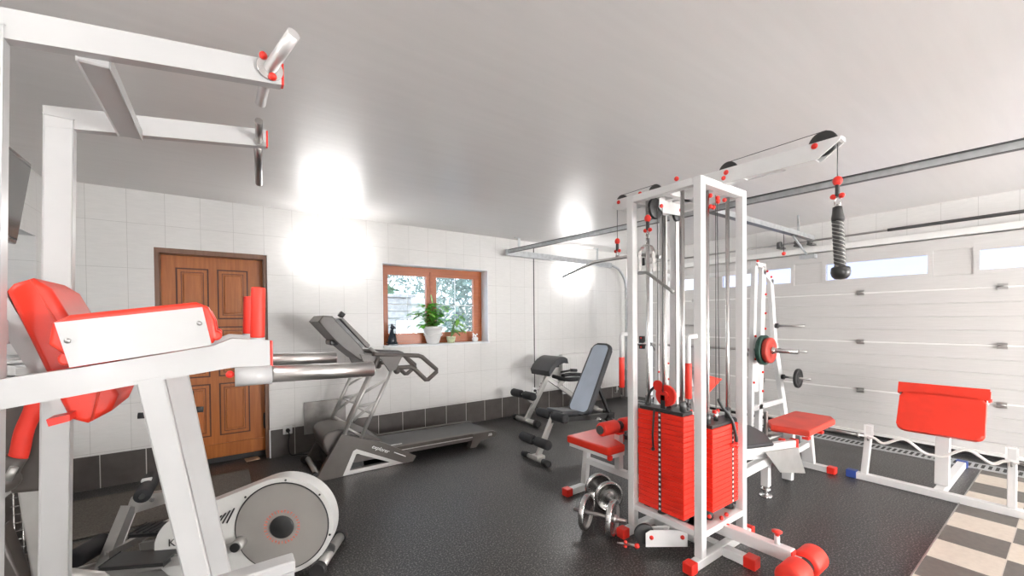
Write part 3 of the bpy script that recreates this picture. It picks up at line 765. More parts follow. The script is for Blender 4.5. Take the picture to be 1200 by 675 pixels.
# forearm pads: white side plate + red cushion
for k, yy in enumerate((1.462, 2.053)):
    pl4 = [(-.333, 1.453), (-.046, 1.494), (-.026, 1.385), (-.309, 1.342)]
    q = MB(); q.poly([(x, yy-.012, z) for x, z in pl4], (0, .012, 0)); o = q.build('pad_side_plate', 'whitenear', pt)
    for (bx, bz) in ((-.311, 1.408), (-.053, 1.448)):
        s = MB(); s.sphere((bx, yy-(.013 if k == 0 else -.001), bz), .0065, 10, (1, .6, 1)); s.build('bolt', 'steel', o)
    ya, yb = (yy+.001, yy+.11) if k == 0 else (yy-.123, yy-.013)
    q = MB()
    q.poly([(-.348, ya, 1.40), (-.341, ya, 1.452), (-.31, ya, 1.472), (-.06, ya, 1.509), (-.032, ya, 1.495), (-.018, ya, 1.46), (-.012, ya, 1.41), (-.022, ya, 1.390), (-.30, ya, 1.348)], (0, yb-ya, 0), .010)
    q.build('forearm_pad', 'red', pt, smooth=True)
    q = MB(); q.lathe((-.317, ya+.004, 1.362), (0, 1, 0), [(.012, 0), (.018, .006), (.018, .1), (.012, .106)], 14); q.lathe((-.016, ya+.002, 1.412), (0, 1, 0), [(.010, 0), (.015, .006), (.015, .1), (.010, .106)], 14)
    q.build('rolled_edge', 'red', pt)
# back pad
q = MB()
up = V3((-.105, 0, .37)).normalized(); fw = V3((up.z, 0, -up.x))
prof = [(-.452, 1.535), (-.440, 1.555), (-.405, 1.572), (-.372, 1.545), (-.245, 1.245), (-.262, 1.20), (-.31, 1.172), (-.345, 1.19)]
q.poly([(x, 1.6, z) for x, z in prof], (0, .285, 0), .014); q.build('back_pad', 'red', pt, smooth=True)
q = MB(); q.tube([(-.408, 1.603, 1.567), (-.345, 1.599, 1.41), (-.285, 1.598, 1.26), (-.30, 1.6, 1.18)], .003, 6); q.build('pad_piping', 'redseat', pt)
q = MB(); q.poly([(-.475, 1.61, 1.54), (-.46, 1.61, 1.545), (-.34, 1.61, 1.225), (-.37, 1.61, 1.21), (-.48, 1.61, 1.48)], (0, .265, 0)); q.build('pad_board', 'whitenear', pt)
q = MB(); q.poly([(-.372, 1.54, 1.205), (-.330, 1.54, 1.212), (-.330, 1.54, 1.195), (-.368, 1.54, 1.186)], (0, .06, 0)); q.build('pad_bracket', 'redplastic', pt)
q = MB(); q.box(-.50, -.45, Y0+TB, Y1, 1.40, 1.46); q.build('rear_brace', 'whitenear', pt)
# legs and foot step
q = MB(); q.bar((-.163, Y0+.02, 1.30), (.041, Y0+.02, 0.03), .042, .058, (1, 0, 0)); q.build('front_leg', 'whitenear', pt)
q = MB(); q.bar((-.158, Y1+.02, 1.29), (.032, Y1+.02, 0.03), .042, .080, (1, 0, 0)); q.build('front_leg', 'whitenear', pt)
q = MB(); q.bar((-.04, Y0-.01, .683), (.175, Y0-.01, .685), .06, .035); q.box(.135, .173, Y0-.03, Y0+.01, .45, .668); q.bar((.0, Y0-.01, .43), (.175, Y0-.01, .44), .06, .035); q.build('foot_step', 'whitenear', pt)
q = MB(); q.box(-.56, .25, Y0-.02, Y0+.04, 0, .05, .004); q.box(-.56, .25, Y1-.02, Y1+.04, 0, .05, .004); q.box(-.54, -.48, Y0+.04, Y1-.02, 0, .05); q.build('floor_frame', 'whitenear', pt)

# ------------------------------------------------------------------ multi gym tower
mg = thing('multi_gym', 'tall white cable station with bright red weight stacks', 'gym machine', (2.5, 1.53, 0))
X0, X1, YA0, YA1, HT, T = 2.232, 2.772, 1.268, 1.795, 2.268, .05
for (x, y) in ((X0, YA0), (X0, YA1-T), (X1-T, YA0), (X1-T, YA1-T)):
    MB().box(x, x+T, y, y+T, .055, HT, .004, 1).build('corner_post', 'white', mg)
for z0, z1 in ((HT-.045, HT), (.168, .206)):
    q = MB(); nm = 'top_frame' if z0 > 1 else 'lower_frame'
    q.box(X0+.001, X0+T-.001, YA0+T, YA1-T, z0, z1, .003, 1); q.box(X1-T+.001, X1-.001, YA0+T, YA1-T, z0, z1, .003, 1)
    q.box(X0+T, X1-T, YA0+.001, YA0+T-.001, z0, z1, .003, 1); q.box(X0+T, X1-T, YA1-T+.001, YA1-.001, z0, z1, .003, 1)
    if z0 < 1: q.box(X0+T, X0+.17, YA0+T, YA1-T, z0+.005, z1-.008); q.box(X1-.5, X1-T, YA0+T, YA0+.16, z0+.005, z1-.008); q.box(2.40, 2.72, 1.6, 1.75, z0+.005, z1-.008)
    else: q.box(2.46, 2.54, YA0+T, YA1-T, z0, z1); q.box(X0+T, X1-T, 1.5, 1.54, z0, z1); q.box(2.38, 2.42, 1.54, YA1-T, z0, z1)
    q.build(nm, 'white', mg)
for (y, c_) in ((YA0, 'a'), (YA1-T, 'b')):
    q = MB(); q.box(2.15, 2.84, y, y+T, .002, .055, .004, 1); q.build('base_tube', 'white', mg)
    for (xa, xb) in ((2.118, 2.182), (2.828, 2.87)):
        MB().box(xa, xb, y-.006, y+T+.006, 0, .062, .006, 2).build('rubber_foot', 'redplastic', mg)
q = MB(); q.box(2.455, 2.515, 1.10, YA0, .002, .055, .004, 1); q.box(2.455, 2.515, YA0+T, YA1-T, .002, .055); q.build('base_tube', 'white', mg)
MB().box(2.448, 2.522, 1.078, 1.145, 0, .065, .006, 2).build('rubber_foot', 'redplastic', mg)

def stack(x0, x1, y0, y1, z0, z1, n, face):
    dz = (z1-z0)/n
    cx, cy = (x0+x1)/2, (y0+y1)/2
    lx = x1-x0 > y1-y0
    for i in range(n):
        q = MB(); q.box(x0, x1, y0, y1, z0+i*dz+.001, z0+(i+1)*dz-.0012, .0025, 1)
        q.build('stack_plate', 'redstack', mg)
    q = MB()
    q.box(x0+.006, x1-.006, y0+.006, y1-.006, z1, z1+.022, .003, 1); q.build('top_plate', 'blackplastic', mg)
    q = MB(); q2 = MB()
    for i in range(n):
        zz = z0+(i+.5)*dz
        if face == 'x':
            q.box(x0-.0015, x0+.001, cy-.010, cy+.010, zz-dz*.46, zz+dz*.46); q2.box(x0-.003, x0-.001, cy-.006, cy+.006, zz-dz*.22, zz+dz*.22)
        else:
            q.box(cx+.06, cx+.08, y0-.0015, y0+.001, zz-dz*.46, zz+dz*.46); q2.box(cx+.064, cx+.076, y0-.003, y0-.001, zz-dz*.22, zz+dz*.22)
    s = q.build('selector_strip', 'blackplastic', mg); q2.build('number_tabs', 'whiteprint', s)
    for sgn in (-1, 1):
        gx, gy = (cx+sgn*(x1-x0)*.36, cy) if lx else (cx, cy+sgn*(y1-y0)*.38)
        MB().cyl((gx, gy, .19), (gx, gy, HT-.03), .0125, seg=18).build('guide_rod', 'chrome', mg)
        MB().cyl((gx, gy, z1+.022), (gx, gy, z1+.085), .019, seg=18).build('guide_bushing', 'cable', mg)
        q = MB(); q.lathe((gx, gy, .198), (0, 0, 1), [(.03, 0), (.034, .008), (.026, z0-.2)], 18); q.build('rubber_buffer', 'black', mg)
    if face == 'x':
        MB().lathe((x0+.02, cy, .198), (0, 0, 1), [(.024, 0), (.028, .006), (.022, z0-.2)], 14).build('rubber_buffer', 'black', mg)
stack(2.257, 2.372, 1.397, 1.727, .22, .852, 20, 'x')
stack(2.412, 2.758, 1.302, 1.42, .262, .772, 17, 'y')
stack(2.43, 2.715, 1.61, 1.73, .25, .80, 16, 'y')
# red pulley block on the first stack
q = MB(); q.cyl((2.30, 1.553, .955), (2.325, 1.553, .955), .068, seg=30); q.cyl((2.285, 1.553, .955), (2.30, 1.553, .955), .03, seg=20); q.build('lift_pulley', 'redplastic', mg)
q = MB(); q.cyl((2.29, 1.60, 1.015), (2.30, 1.60, 1.015), .035, seg=24); q.build('lift_pulley', 'redplastic', mg)
q = MB(); q.box(2.285, 2.29, 1.545, 1.575, .87, .96); q.box(2.33, 2.335, 1.53, 1.56, .87, .97); q.build('pulley_bracket', 'blackplastic', mg)
q = MB(); q.tube([(2.30, 1.62, 1.01), (2.29, 1.655, .97), (2.29, 1.675, .91), (2.285, 1.68, .88)], .009, 8, 4); q.build('safety_strap', 'blackplastic', mg)
q = MB(); q.tube([(2.253, 1.60, .86), (2.251, 1.61, .7), (2.25, 1.605, .62)], .006, 8); q.sphere((2.247, 1.605, .61), .012, 8); q.build('selector_pin_lanyard', 'blackplastic', mg)
# red flange block and strap on second stack
q = MB(); q.cyl((2.56, 1.36, .795), (2.56, 1.36, .86), .014); q.build('stack_stem', 'chrome', mg)
q = MB(); q.box(2.53, 2.548, 1.35, 1.37, .845, .865, .003); q.build('clamp_screw', 'redplastic', mg); MB().box(2.572, 2.59, 1.35, 1.37, .845, .865, .003).build('clamp_screw', 'redplastic', mg)
q = MB(); q.tube([(2.57, 1.35, .93), (2.60, 1.34, .88), (2.64, 1.30, .80), (2.66, 1.285, .70), (2.668, 1.285, .66)], .010, 10, 4); q.build('safety_strap', 'blackplastic', mg)
q = MB(); q.sphere((2.668, 1.286, .635), .016, 10); q.box(2.61, 2.655, 1.28, 1.297, .635, .65, .003); q.build('selector_knob', 'redplastic', mg)
# cables
def cable(pts, r=.0028): MB().tube(pts, r, 6).build('cable', 'cable', mg)
cable([(2.31, 1.61, 1.02), (2.31, 1.61, 2.17)]); cable([(2.28, 1.553, .98), (2.28, 1.553, 2.15)])
cable([(2.56, 1.36, .86), (2.56, 1.36, 2.24)]); cable([(2.565, 1.34, .93), (2.578, 1.36, 2.2)]); cable([(2.59, 1.66, .83), (2.59, 1.66, 2.24)])
cable([(2.59, 1.42, .8), (2.585, 1.42, 2.2)])
# inner vertical tube at the back of frame
MB().box(2.56, 2.60, 1.73, 1.77, .2, HT-.045, .003, 1).build('inner_upright', 'white', mg)
# pulley box inside the top left
q = MB(); q.poly([(2.325, 1.60, 2.262), (2.335, 1.60, 2.268), (2.565, 1.60, 2.262), (2.59, 1.60, 2.225), (2.57, 1.60, 2.15), (2.36, 1.60, 2.14), (2.315, 1.60, 2.17)], (0, .004, 0)); q.build('pulley_cheek_plate', 'white', mg)
q = MB(); q.poly([(2.325, 1.64, 2.262), (2.565, 1.64, 2.262), (2.57, 1.64, 2.15), (2.36, 1.64, 2.14)], (0, .004, 0)); q.box(2.40, 2.50, 1.604, 1.64, 2.19, 2.267); q.build('pulley_cheek_plate', 'white', mg)
def pulley(c_, r, axis='x', w_=.022, nm='pulley'):
    d = V3((1, 0, 0)) if axis == 'x' else V3((0, 1, 0))
    q = MB(); q.lathe(V3(c_)-d*w_/2, d, [(r*.45, 0), (r*.5, .001), (r*.92, .002), (r, .004), (r*.9, w_/2), (r, w_-.004), (r*.92, w_-.002), (r*.5, w_-.001), (r*.45, w_)], 32)
    q.build(nm, 'blackplastic', mg)
pulley((2.305, 1.622, 2.165), .068, 'y'); pulley((2.545, 1.622, 2.155), .042, 'y')
for (x, z) in ((2.335, 2.18), (2.555, 2.185)): MB().sphere((x, 1.596, z), .014, 12, (1, .7, 1)).build('axle_cap', 'redplastic', mg)
q = MB()
for p in ((2.47, 1.262, 2.29), (2.47, 1.345, 2.207), (2.555, 1.345, 2.207), (2.64, 1.345, 2.207), (2.56, 1.345, 2.185), (2.47, 1.345, 2.14), (2.505, 1.345, 2.14), (2.228, 1.42, 2.285)): MB().sphere(p, .014, 12).build('red_bolt_cap', 'redplastic', mg)
q = MB(); q.box(2.3, 2.46, 1.3, 1.305, 2.268, 2.27); q.build('red_gasket', 'redplastic', mg)
# top boom
q = MB(); q.poly([(2.468, .692, 2.334), (2.468, .70, 2.312), (2.468, .79, 2.250), (2.468, 2.06, 2.272), (2.468, 2.115, 2.31), (2.468, 2.10, 2.36)], (.006, 0, 0))
q.poly([(2.526, .692, 2.334), (2.526, .70, 2.312), (2.526, .79, 2.250), (2.526, 2.06, 2.272), (2.526, 2.115, 2.31), (2.526, 2.10, 2.36)], (.006, 0, 0))
q.box(2.474, 2.526, .95, 1.15, 2.26, 2.33); q.box(2.474, 2.526, 1.36, 1.66, 2.272, 2.33); q.box(2.474, 2.526, .69, .705, 2.315, 2.334); q.box(2.474, 2.526, 1.85, 1.97, 2.272, 2.34)
q.poly([(2.474, .80, 2.250), (2.526, .80, 2.250), (2.526, .95, 2.253), (2.474, .95, 2.253)], (0, 0, .006)); q.poly([(2.474, 1.15, 2.256), (2.526, 1.15, 2.256), (2.526, 1.35, 2.262), (2.474, 1.35, 2.262)], (0, 0, .004))
q.build('top_boom', 'white', mg)
for (y, z, r) in ((.775, 2.330, .062), (1.25, 2.335, .055), (1.76, 2.345, .05), (2.05, 2.345, .05)): pulley((2.5, y, z), r)
q = MB()
for (y, z) in ((.80, 2.318), (1.245, 2.318), (1.86, 2.35), (2.055, 2.335)): MB().sphere((2.463, y, z), .015, 12, (.6, 1, 1)).build('axle_cap', 'redplastic', mg)
cable([(2.5, .76, 2.392), (2.5, 1.25, 2.389)], .002); cable([(2.5, 1.76, 2.394), (2.5, 2.05, 2.394)], .002)
cable([(2.5, .715, 2.32), (2.5, .715, 2.13)], .0025); cable([(2.5, 2.098, 2.33), (2.5, 2.098, 2.06)], .0025); cable([(2.237, 1.622, 2.165), (2.225, 1.622, 2.10)], .0025)
# cable end stops
def stops(x, y, ztop, name='cable_stop'):
    q = MB(); q.sphere((x, y, ztop), .021, 14, (1, 1, 1.15)); q.build('cable_ball', 'redplastic', mg)
    q = MB(); q.box(x-.011, x+.011, y-.008, y+.008, ztop-.075, ztop-.018, .004); q.build('cable_shackle', 'blackplastic', mg)
    for dy in (-.018, .018): MB().sphere((x, y+dy, ztop-.075), .013, 12).build('shackle_knob', 'redplastic', mg)
    q = MB(); pts = [(x, y+.012*math.cos(a), ztop-.105+.026*math.sin(a)) for a in [i*2*PI/16 for i in range(17)]]; q.tube(pts, .0035, 8); q.build('carabiner', 'chrome', mg)
stops(2.5, .715, 2.125); stops(2.5, 2.098, 2.05); stops(2.225, 1.622, 2.09)
# side grips on the front posts
for (y, x) in ((1.815, 2.20), (1.325, 2.19)):
    q = MB(); q.tube([(X0, y-.03, 1.345), (x+.005, y, 1.345), (x, y, 1.335), (x, y, 1.18)], .014, 14); q.build('grip_hook', 'white', mg)
    q = MB(); q.lathe((x, y, .985), (0, 0, 1), [(.015, 0), (.0185, .004), (.0185, .2), (.017, .205)], 18); q.build('hand_grip', 'redgrip', mg)
    q = MB(); q.tube([(x, y, .985), (x, y, .93)], .006, 8); q.sphere((x, y, .925), .012, 10); q.build('grip_pin', 'cable', mg)
# low pulley unit on the left side
ld = V3((.21, -.15, 0)).normalized(); ln = V3((-ld.y, ld.x, 0)); lp = V3((2.10, 1.555, 0))
def lq(u, z, k=0): return lp + ld*u + UZ*z + ln*k
UZ = V3((0, 0, 1))
for k in (0, .05):
    q = MB(); q.poly([lq(0, .045, k), lq(0, .13, k), lq(.03, .148, k), lq(.20, .15, k), lq(.258, .13, k), lq(.258, .045, k)], ln*.004)
    if k: q.obox(lq(.12, .10, .027), (.04, .046, .05), Matrix((ld, ln, UZ)).transposed()); q.bar(lq(.14, .12, .04), (2.36, 1.56, .18), .03, .03)
    q.build('pulley_cheek_plate', 'white', mg)
q = MB(); q.lathe(lq(.0, .115, .014), ln, [(.03, 0), (.058, .002), (.062, .004), (.055, .012), (.062, .02), (.058, .022), (.03, .024)], 32); q.build('pulley', 'blackplastic', mg)
q = MB()
for u in (.035, .225): MB().sphere(lq(u, .105, -.004), .013, 12).build('axle_cap', 'redplastic', mg)
q = MB(); q.sphere((2.075, 1.60, .04), .017, 12); q.sphere((2.045, 1.665, .02), .011, 10); q.sphere((2.04, 1.66, .05), .011, 10); q.build('cable_ball', 'redplastic', mg)
q = MB(); q.tube([(2.045, 1.665, .035), (2.075, 1.60, .04)], .009, 8); q.tube([(2.04, 1.67, .035), (2.02, 1.71, .03)], .006, 8); q.build('cable_shackle', 'steel', mg)
# long low beam with foam rollers (seated row foot end)
q = MB(); q.bar((2.5, 1.50, .15), (2.5, .905, .155), .055, .07, (0, 0, 1), .004); q.build('low_beam', 'white', mg)
q = MB(); q.box(2.474, 2.526, .90, .93, .124, .186, .004); q.build('beam_cap', 'redplastic', mg)
q = MB(); q.cyl((2.5, .985, .19), (2.5, .985, .235), .014); q.build('knob_stem', 'white', mg)
q = MB(); q.lathe((2.5, .985, .235), (0, 0, 1), [(.01, 0), (.012, .008), (.026, .02), (.028, .026), (.0, .028)], 8); q.build('star_knob', 'redplastic', mg)
q = MB(); q.cyl((2.30, .865, .115), (2.74, .865, .115), .014); q.build('roller_axle', 'steel', mg)
for (xa, xb) in ((2.53, 2.685), (2.32, 2.475)):
    q = MB(); q.lathe((xa, .865, .115), (1, 0, 0), [(.03, 0), (.062, .003), (.068, .015), (.068, xb-xa-.015), (.062, xb-xa-.003), (.03, xb-xa)], 30); q.build('foam_roller', 'redgrip', mg)
q = MB(); q.cyl((2.477, .865, .115), (2.528, .865, .115), .045, seg=24); q.build('roller_hub', 'black', mg)
q = MB(); q.box(2.49, 2.515, .87, .91, .12, .16); q.build('hub_bracket', 'white', mg)
q = MB()
for p in ((2.50, 1.255, .178), (2.44, 1.34, .22), (2.49, 1.29, .216), (2.56, 1.295, .216)): MB().sphere(p, .013, 12).build('red_bolt_cap', 'redplastic', mg)

# leg extension seat on the far left side
ls = MB(); ls.box(2.285, 2.70, 2.43, 2.485, .002, .055, .004, 1); ls.build('seat_foot_tube', 'white', mg)
for (a, b_) in ((2.262, 2.325), (2.66, 2.722)): MB().box(a, b_, 2.424, 2.491, 0, .062, .005, 2).build('rubber_foot', 'redplastic', mg)
MB().bar((2.5, 2.465, .055), (2.5, 2.425, .44), .05, .05, (1, 0, 0)).build('seat_leg', 'white', mg)
MB().box(2.476, 2.524, YA1, 2.44, .235, .285, .004, 1).build('seat_beam', 'white', mg)
q = MB(); q.box(2.475, 2.525, 2.07, 2.12, .285, .555, .004, 1); q.build('roller_upright', 'white', mg)
q = MB(); q.box(2.47, 2.53, 2.065, 2.125, .555, .575, .004); q.build('upright_cap', 'redplastic', mg)
q = MB(); q.poly([(2.275, 2.0, .425), (2.275, 2.41, .425), (2.60, 2.41, .425), (2.60, 2.15, .425), (2.48, 2.14, .425), (2.45, 2.0, .425)], (0, 0, .027)); q.build('seat_board', 'white', mg)
q = MB(); q.poly([(2.26, 1.99, .452), (2.26, 2.42, .452), (2.62, 2.42, .452), (2.62, 2.14, .452), (2.47, 2.13, .452), (2.44, 1.99, .452)], (0, 0, .062), .014); q.build('seat_cushion', 'red', mg, smooth=True)
q = MB(); q.box(2.27, 2.30, 1.985, 2.01, .42, .452); q.build('seat_corner', 'redplastic', mg)
q = MB(); q.cyl((2.32, 2.10, .615), (2.80, 2.10, .615), .012); q.build('roller_axle', 'steel', mg)
for (xa, xb) in ((2.30, 2.475), (2.53, 2.70)):
    q = MB(); q.lathe((xa, 2.10, .618), (1, 0, 0), [(.03, 0), (.046, .003), (.052, .012), (.052, xb-xa-.012), (.046, xb-xa-.003), (.03, xb-xa)], 26); ro = q.build('foam_roller', 'redgrip', mg)
    q = MB(); q.cyl((xa-.012, 2.10, .618), (xa, 2.10, .618), .032, seg=24); q.build('roller_end_cap', 'cable', ro)
q = MB(); q.cyl((2.48, 2.10, .618), (2.525, 2.10, .618), .034, seg=22); q.build('roller_hub', 'black', mg)
q = MB(); q.cyl((2.56, 2.02, .50), (2.67, 2.02, .50), .013); q.build('adjuster_bar', 'black', mg)
q = MB(); q.sphere((2.60, 1.99, .46), .018, 10); q.box(2.585, 2.615, 1.98, 2.0, .42, .46, .004); q.build('star_knob', 'redplastic', mg)

# right hand bench arm of the station
rb = MB(); rb.bar((X1, 1.45, .50), (4.0, 1.45, .36), .05, .07, (0, 0, 1)); rb.build('bench_beam', 'white', mg)
MB().box(3.985, 4.035, 1.42, 1.48, .318, .40, .006).build('beam_cap', 'redplastic', mg)
MB().bar((X1, 1.47, .285), (3.55, 1.48, .30), .05, .06).build('bench_beam', 'white', mg)
MB().bar((3.52, 1.48, .43), (3.60, 1.49, .26), .05, .09).build('bench_gusset', 'white', mg)
MB().bar((X1, 1.52, .46), (3.50, 1.50, .35), .04, .05).build('bench_brace', 'white', mg)
MB().box(3.545, 3.60, 1.462, 1.517, .085, .30, .003).build('bench_leg', 'white', mg)
q = MB(); q.lathe((3.572, 1.49, 0), (0, 0, 1), [(.045, 0), (.05, .006), (.045, .014), (.02, .018), (.02, .03), (.02, .05), (.035, .055), (.038, .065), (.03, .07), (.02, .085)], 24); q.build('levelling_foot', 'chrome', mg)
q = MB(); q.poly([(3.35, 1.40, .425), (3.96, 1.40, .345), (4.12, 1.40, .09), (3.62, 1.40, .21)], (0, .006, 0)); q.build('foot_plate', 'silver', mg)
q = MB(); q.poly([(2.85, 1.37, .54), (3.22, 1.29, .52), (3.45, 1.45, .52), (3.60, 1.62, .52), (3.50, 1.70, .53), (2.95, 1.60, .55)], (0, 0, .03), .012); q.build('bench_pad', 'blackvinyl', mg, smooth=True)
q = MB(); q.box(3.86, 3.89, 1.60, 1.63, .40, .63, .008, 2); q.bar((3.87, 1.62, .42), (4.12, 1.62, .39), .09, .02); q.build('seat_lever', 'steel', mg)
q = MB(); q.box(3.83, 3.87, 1.46, 1.50, .40, .425, .004); q.build('lever_cap', 'redplastic', mg)
# red backrest seen through the frame
rbp = MB(); rbp.poly([(2.93, 1.66, 1.03), (3.24, 1.66, .965), (2.93, 1.66, .83)], (0, .05, 0), .012); rbp.build('arm_pad', 'red', mg, smooth=True)
MB().box(2.772, 2.95, 1.70, 1.72, .9, .93).build('arm_bracket', 'steel', mg)

# hanging attachments
lb = thing('lat_bar', 'long bent steel lat bar hanging at the left end of the top boom', 'bar', (2.5, 2.098, 1.90))
q = MB(); cx, cy, cz = 2.5, 2.098, 1.915
dirv = V3((0.12, 1, 0)).normalized()
q.tube([V3((cx, cy, cz))+dirv*.72+V3((0, 0, -.07)), V3((cx, cy, cz))+dirv*.27+V3((0, 0, .01)), V3((cx, cy, cz))-dirv*.20+V3((0, 0, .0)), V3((cx, cy, cz))-dirv*.27+V3((0, 0, -.01)), V3((cx, cy, cz))-dirv*.42+V3((0, 0, -.045))], .0125, 14); q.build('bar', 'steel', lb)
q = MB(); q.box(cx-.006, cx+.006, cy-.015, cy+.015, cz, cz+.028, .003); q.build('eyelet', 'steel', lb)
ch = thing('stirrup_row_handle', 'short bent steel bar with arched stirrup hanging in left opening of the cable tower', 'handle', (2.215, 1.62, 1.6))
XH = 2.215
q = MB(); q.tube([(XH, 1.687, 1.746), (XH, 1.624, 1.745), (XH, 1.595, 1.724), (XH, 1.456, 1.623), (XH, 1.432, 1.604)], .0105, 12); q.build('bar', 'steel', ch)
q = MB()
arcp = [(1.624+.052*math.cos(a), 1.862+.06*math.sin(a)) for a in [PI*i/16 for i in range(17)]]
arcp = [(1.676, 1.765)] + arcp + [(1.572, 1.745)]
for (a, b_) in zip(arcp[:-1], arcp[1:]): q.bar((XH, a[0], a[1]), (XH, b_[0], b_[1]), .03, .004, (0, .3, 1) if abs(a[1]-b_[1]) < abs(a[0]-b_[0]) else (0, 1, 0), 0)
q.build('stirrup', 'chrome', ch)
q = MB(); q.tube([(XH+.005, 1.622, 1.962), (XH, 1.624, 1.945), (XH, 1.624, 1.925)], .004, 8); q.build('link', 'chrome', ch)
q = MB(); q.box(XH-.012, XH-.006, 1.632, 1.650, 1.79, 1.84); q.build('maker_label', 'blackprint', ch)
rp = thing('triceps_rope', 'black twisted rope handle with a round rubber end, hanging from boom', 'rope handle', (2.5, .715, 1.63))
q = MB(); q2 = MB()
for k in range(3):
    for (rad, rr_, mb_, ph) in ((.0125, .0125, q, 0), (.0225, .0018, q2, PI/3)):
        pts = []
        for i in range(91):
            t_ = i/90; a = t_*2*PI*4.6 + k*2*PI/3 + ph
            pts.append((2.5+rad*math.cos(a), .715-.012*t_+rad*math.sin(a), 1.945-t_*.26))
        mb_.tube(pts, rr_, 8 if mb_ is q else 5)
q.build('twisted_rope', 'rope', rp); q2.build('rope_groove_lines', 'silver', rp)  # second mesh: thin pale lines drawn along the grooves of the twist
q = MB(); q.lathe((2.5, .715, 2.0), (0, -.03, -1), [(.008, 0), (.02, .004), (.022, .03), (.027, .06), (.026, .075)], 18); q.build('sleeve', 'blackplastic', rp)
q = MB(); q.lathe((2.5, .702, 1.70), (0, -.02, -1), [(.025, 0), (.036, .004), (.039, .01), (.041, .03), (.036, .05), (.024, .062), (.0, .066)], 26); q.build('end_stop', 'blackplastic', rp)
q = MB(); q.tube([(2.5, .715, 2.01), (2.5, .715, 1.985)], .004, 8); q.build('eyelet', 'chrome', rp)

# ------------------------------------------------------------------ dumbbells
def dumbbell(loc, rz, label, R_=.105, L=.23, tilt=0):
    root = thing('dumbbell', label, 'dumbbell', loc)
    d = V3((math.cos(rz), math.sin(rz), tilt)).normalized(); c_ = V3(loc)+V3((0, 0, R_))
    q = MB(); q.cyl(c_-d*L*.86, c_+d*L*.86, .0135, seg=16); q.build('handle', 'steel', root)
    for s_ in (-1, 1):
        p = c_+d*s_*L*.42
        q = MB(); q.lathe(p, d*s_, [(.03, -.004), (R_*.78, -.002), (R_*.82, -.014), (R_*.97, -.016), (R_, -.008), (R_, .012), (R_*.96, .02), (R_*.82, .018), (R_*.78, .008), (.035, .01), (.03, .012)], 36); q.build('weight_plate', 'chrome', root)
        q = MB(); q.lathe(p, d*s_, [(.026, .012), (.03, .016), (.03, .026), (.022, .03), (.02, .038)], 8); q.build('spin_lock_collar', 'steel', root)
    return root
dumbbell((2.065, 1.90, 0), math.radians(-66), 'chrome spin-lock dumbbell nearer the viewer, beside the red stack tower', .12, .215)
dumbbell((2.385, 2.15, 0), math.radians(-112), 'chrome spin-lock dumbbell farther back, partly behind the near one', .113, .20)

# ------------------------------------------------------------------ elliptical trainer
el = thing('elliptical_trainer', 'pale grey elliptical trainer with a large round flywheel cover', 'elliptical trainer', (.1, 2.7, 0))
a_ = V3((-.88, .47, 0)).normalized(); n_ = V3((-.47, -.88, 0)).normalized(); P0 = V3((.26, 2.62, .295)); UZ = V3((0, 0, 1))
def ep(u, z, k=0): return P0 + a_*u + UZ*(z-.295) + n_*k
out = []
R1, R2 = .275, .19; C2 = (.47, .215)
# tangent outline of two circles
dx, dz = C2[0], C2[1]-.295; Dd = math.hypot(dx, dz); base = math.atan2(dz, dx); al = math.acos((R1-R2)/Dd)
for i in range(41):
    t_ = base+al + (2*PI-2*al)*i/40; out.append((R1*math.cos(t_), .295+R1*math.sin(t_)))
for i in range(25):
    t_ = base-al + (2*al)*i/24; out.append((C2[0]+R2*math.cos(t_), C2[1]+R2*math.sin(t_)))
q = MB(); q.poly([ep(u, z, -.10) for u, z in out], n_*.10, .018); q.build('housing', 'housing', el, smooth=True)
q = MB(); q.cyl(ep(0, .295, .001), ep(0, .295, .007), .243, seg=72, smooth=False); dco = q.build('flywheel_cover', 'disc', el)
q = MB(); q.tube([ep(.247*math.cos(t_), .295+.247*math.sin(t_), .002) for t_ in [i*2*PI/60 for i in range(61)]], .0035, 6, cap=False); q.build('cover_gap', 'blackprint', dco)
q = MB(); q.lathe(ep(0, .295, .008), n_, [(.064, 0), (.064, .006), (.058, .010), (.0, .013)], 30); q.build('hub_cap', 'blackplastic', el)
q = MB()
for i in range(32):
    t_ = 2*PI*i/32; c_ = ep(.088*math.cos(t_), .295+.088*math.sin(t_), .0075); rd_ = a_*math.cos(t_)+UZ*math.sin(t_); tg = a_*-math.sin(t_)+UZ*math.cos(t_)
    q.bar(c_-rd_*.0075, c_+rd_*.0075, .0032, .003, n_, 0)
    if i % 2: q.bar(c_+rd_*.006-tg*.005, c_+rd_*.006+tg*.005, .0032, .003, n_, 0)
    elif i % 3: q.bar(c_-tg*.005, c_+tg*.005, .0032, .003, n_, 0)
q.build('ring_lettering', 'lettered', dco)
q = MB()
for (u, z) in ((.262*math.cos(t_), .295+.262*math.sin(t_)) for t_ in (.75, 1.65, 2.45, 3.4)): MB().sphere(ep(u, z, .003), .006, 8).build('cover_screw', 'blackprint', el)
q = MB()
for i in range(5): q.bar(ep(.29+i*.022, .335-.0*i, .002), ep(.25+i*.022, .415-i*.012, .002), .007, .004, n_, 0)
q.build('vent_slots', 'blackprint', el)
q = MB(); q.cyl(ep(.215, .23, .0), ep(.215, .23, .07), .03, seg=24); q.bar(ep(.215, .23, .045), ep(.33, .19, .05), .03, .045, n_, .004); q.build('crank', 'silver', el)
q = MB(); q.cyl(ep(.215, .23, .07), ep(.215, .23, .078), .024, seg=24); q.build('crank_cap', 'blackprint', el)
text_mesh('maker_lettering', 'KETTLER', .058, ep(.475, .245, .0015), -a_, UZ, 'blackprint', el, .001)
q = MB(); fo0 = V3((.60, 2.80, .045)); fo1 = V3((.43, 2.52, .045)); q.cyl(fo0, fo1, .03, seg=18); q.build('front_stabiliser', 'silver', el)
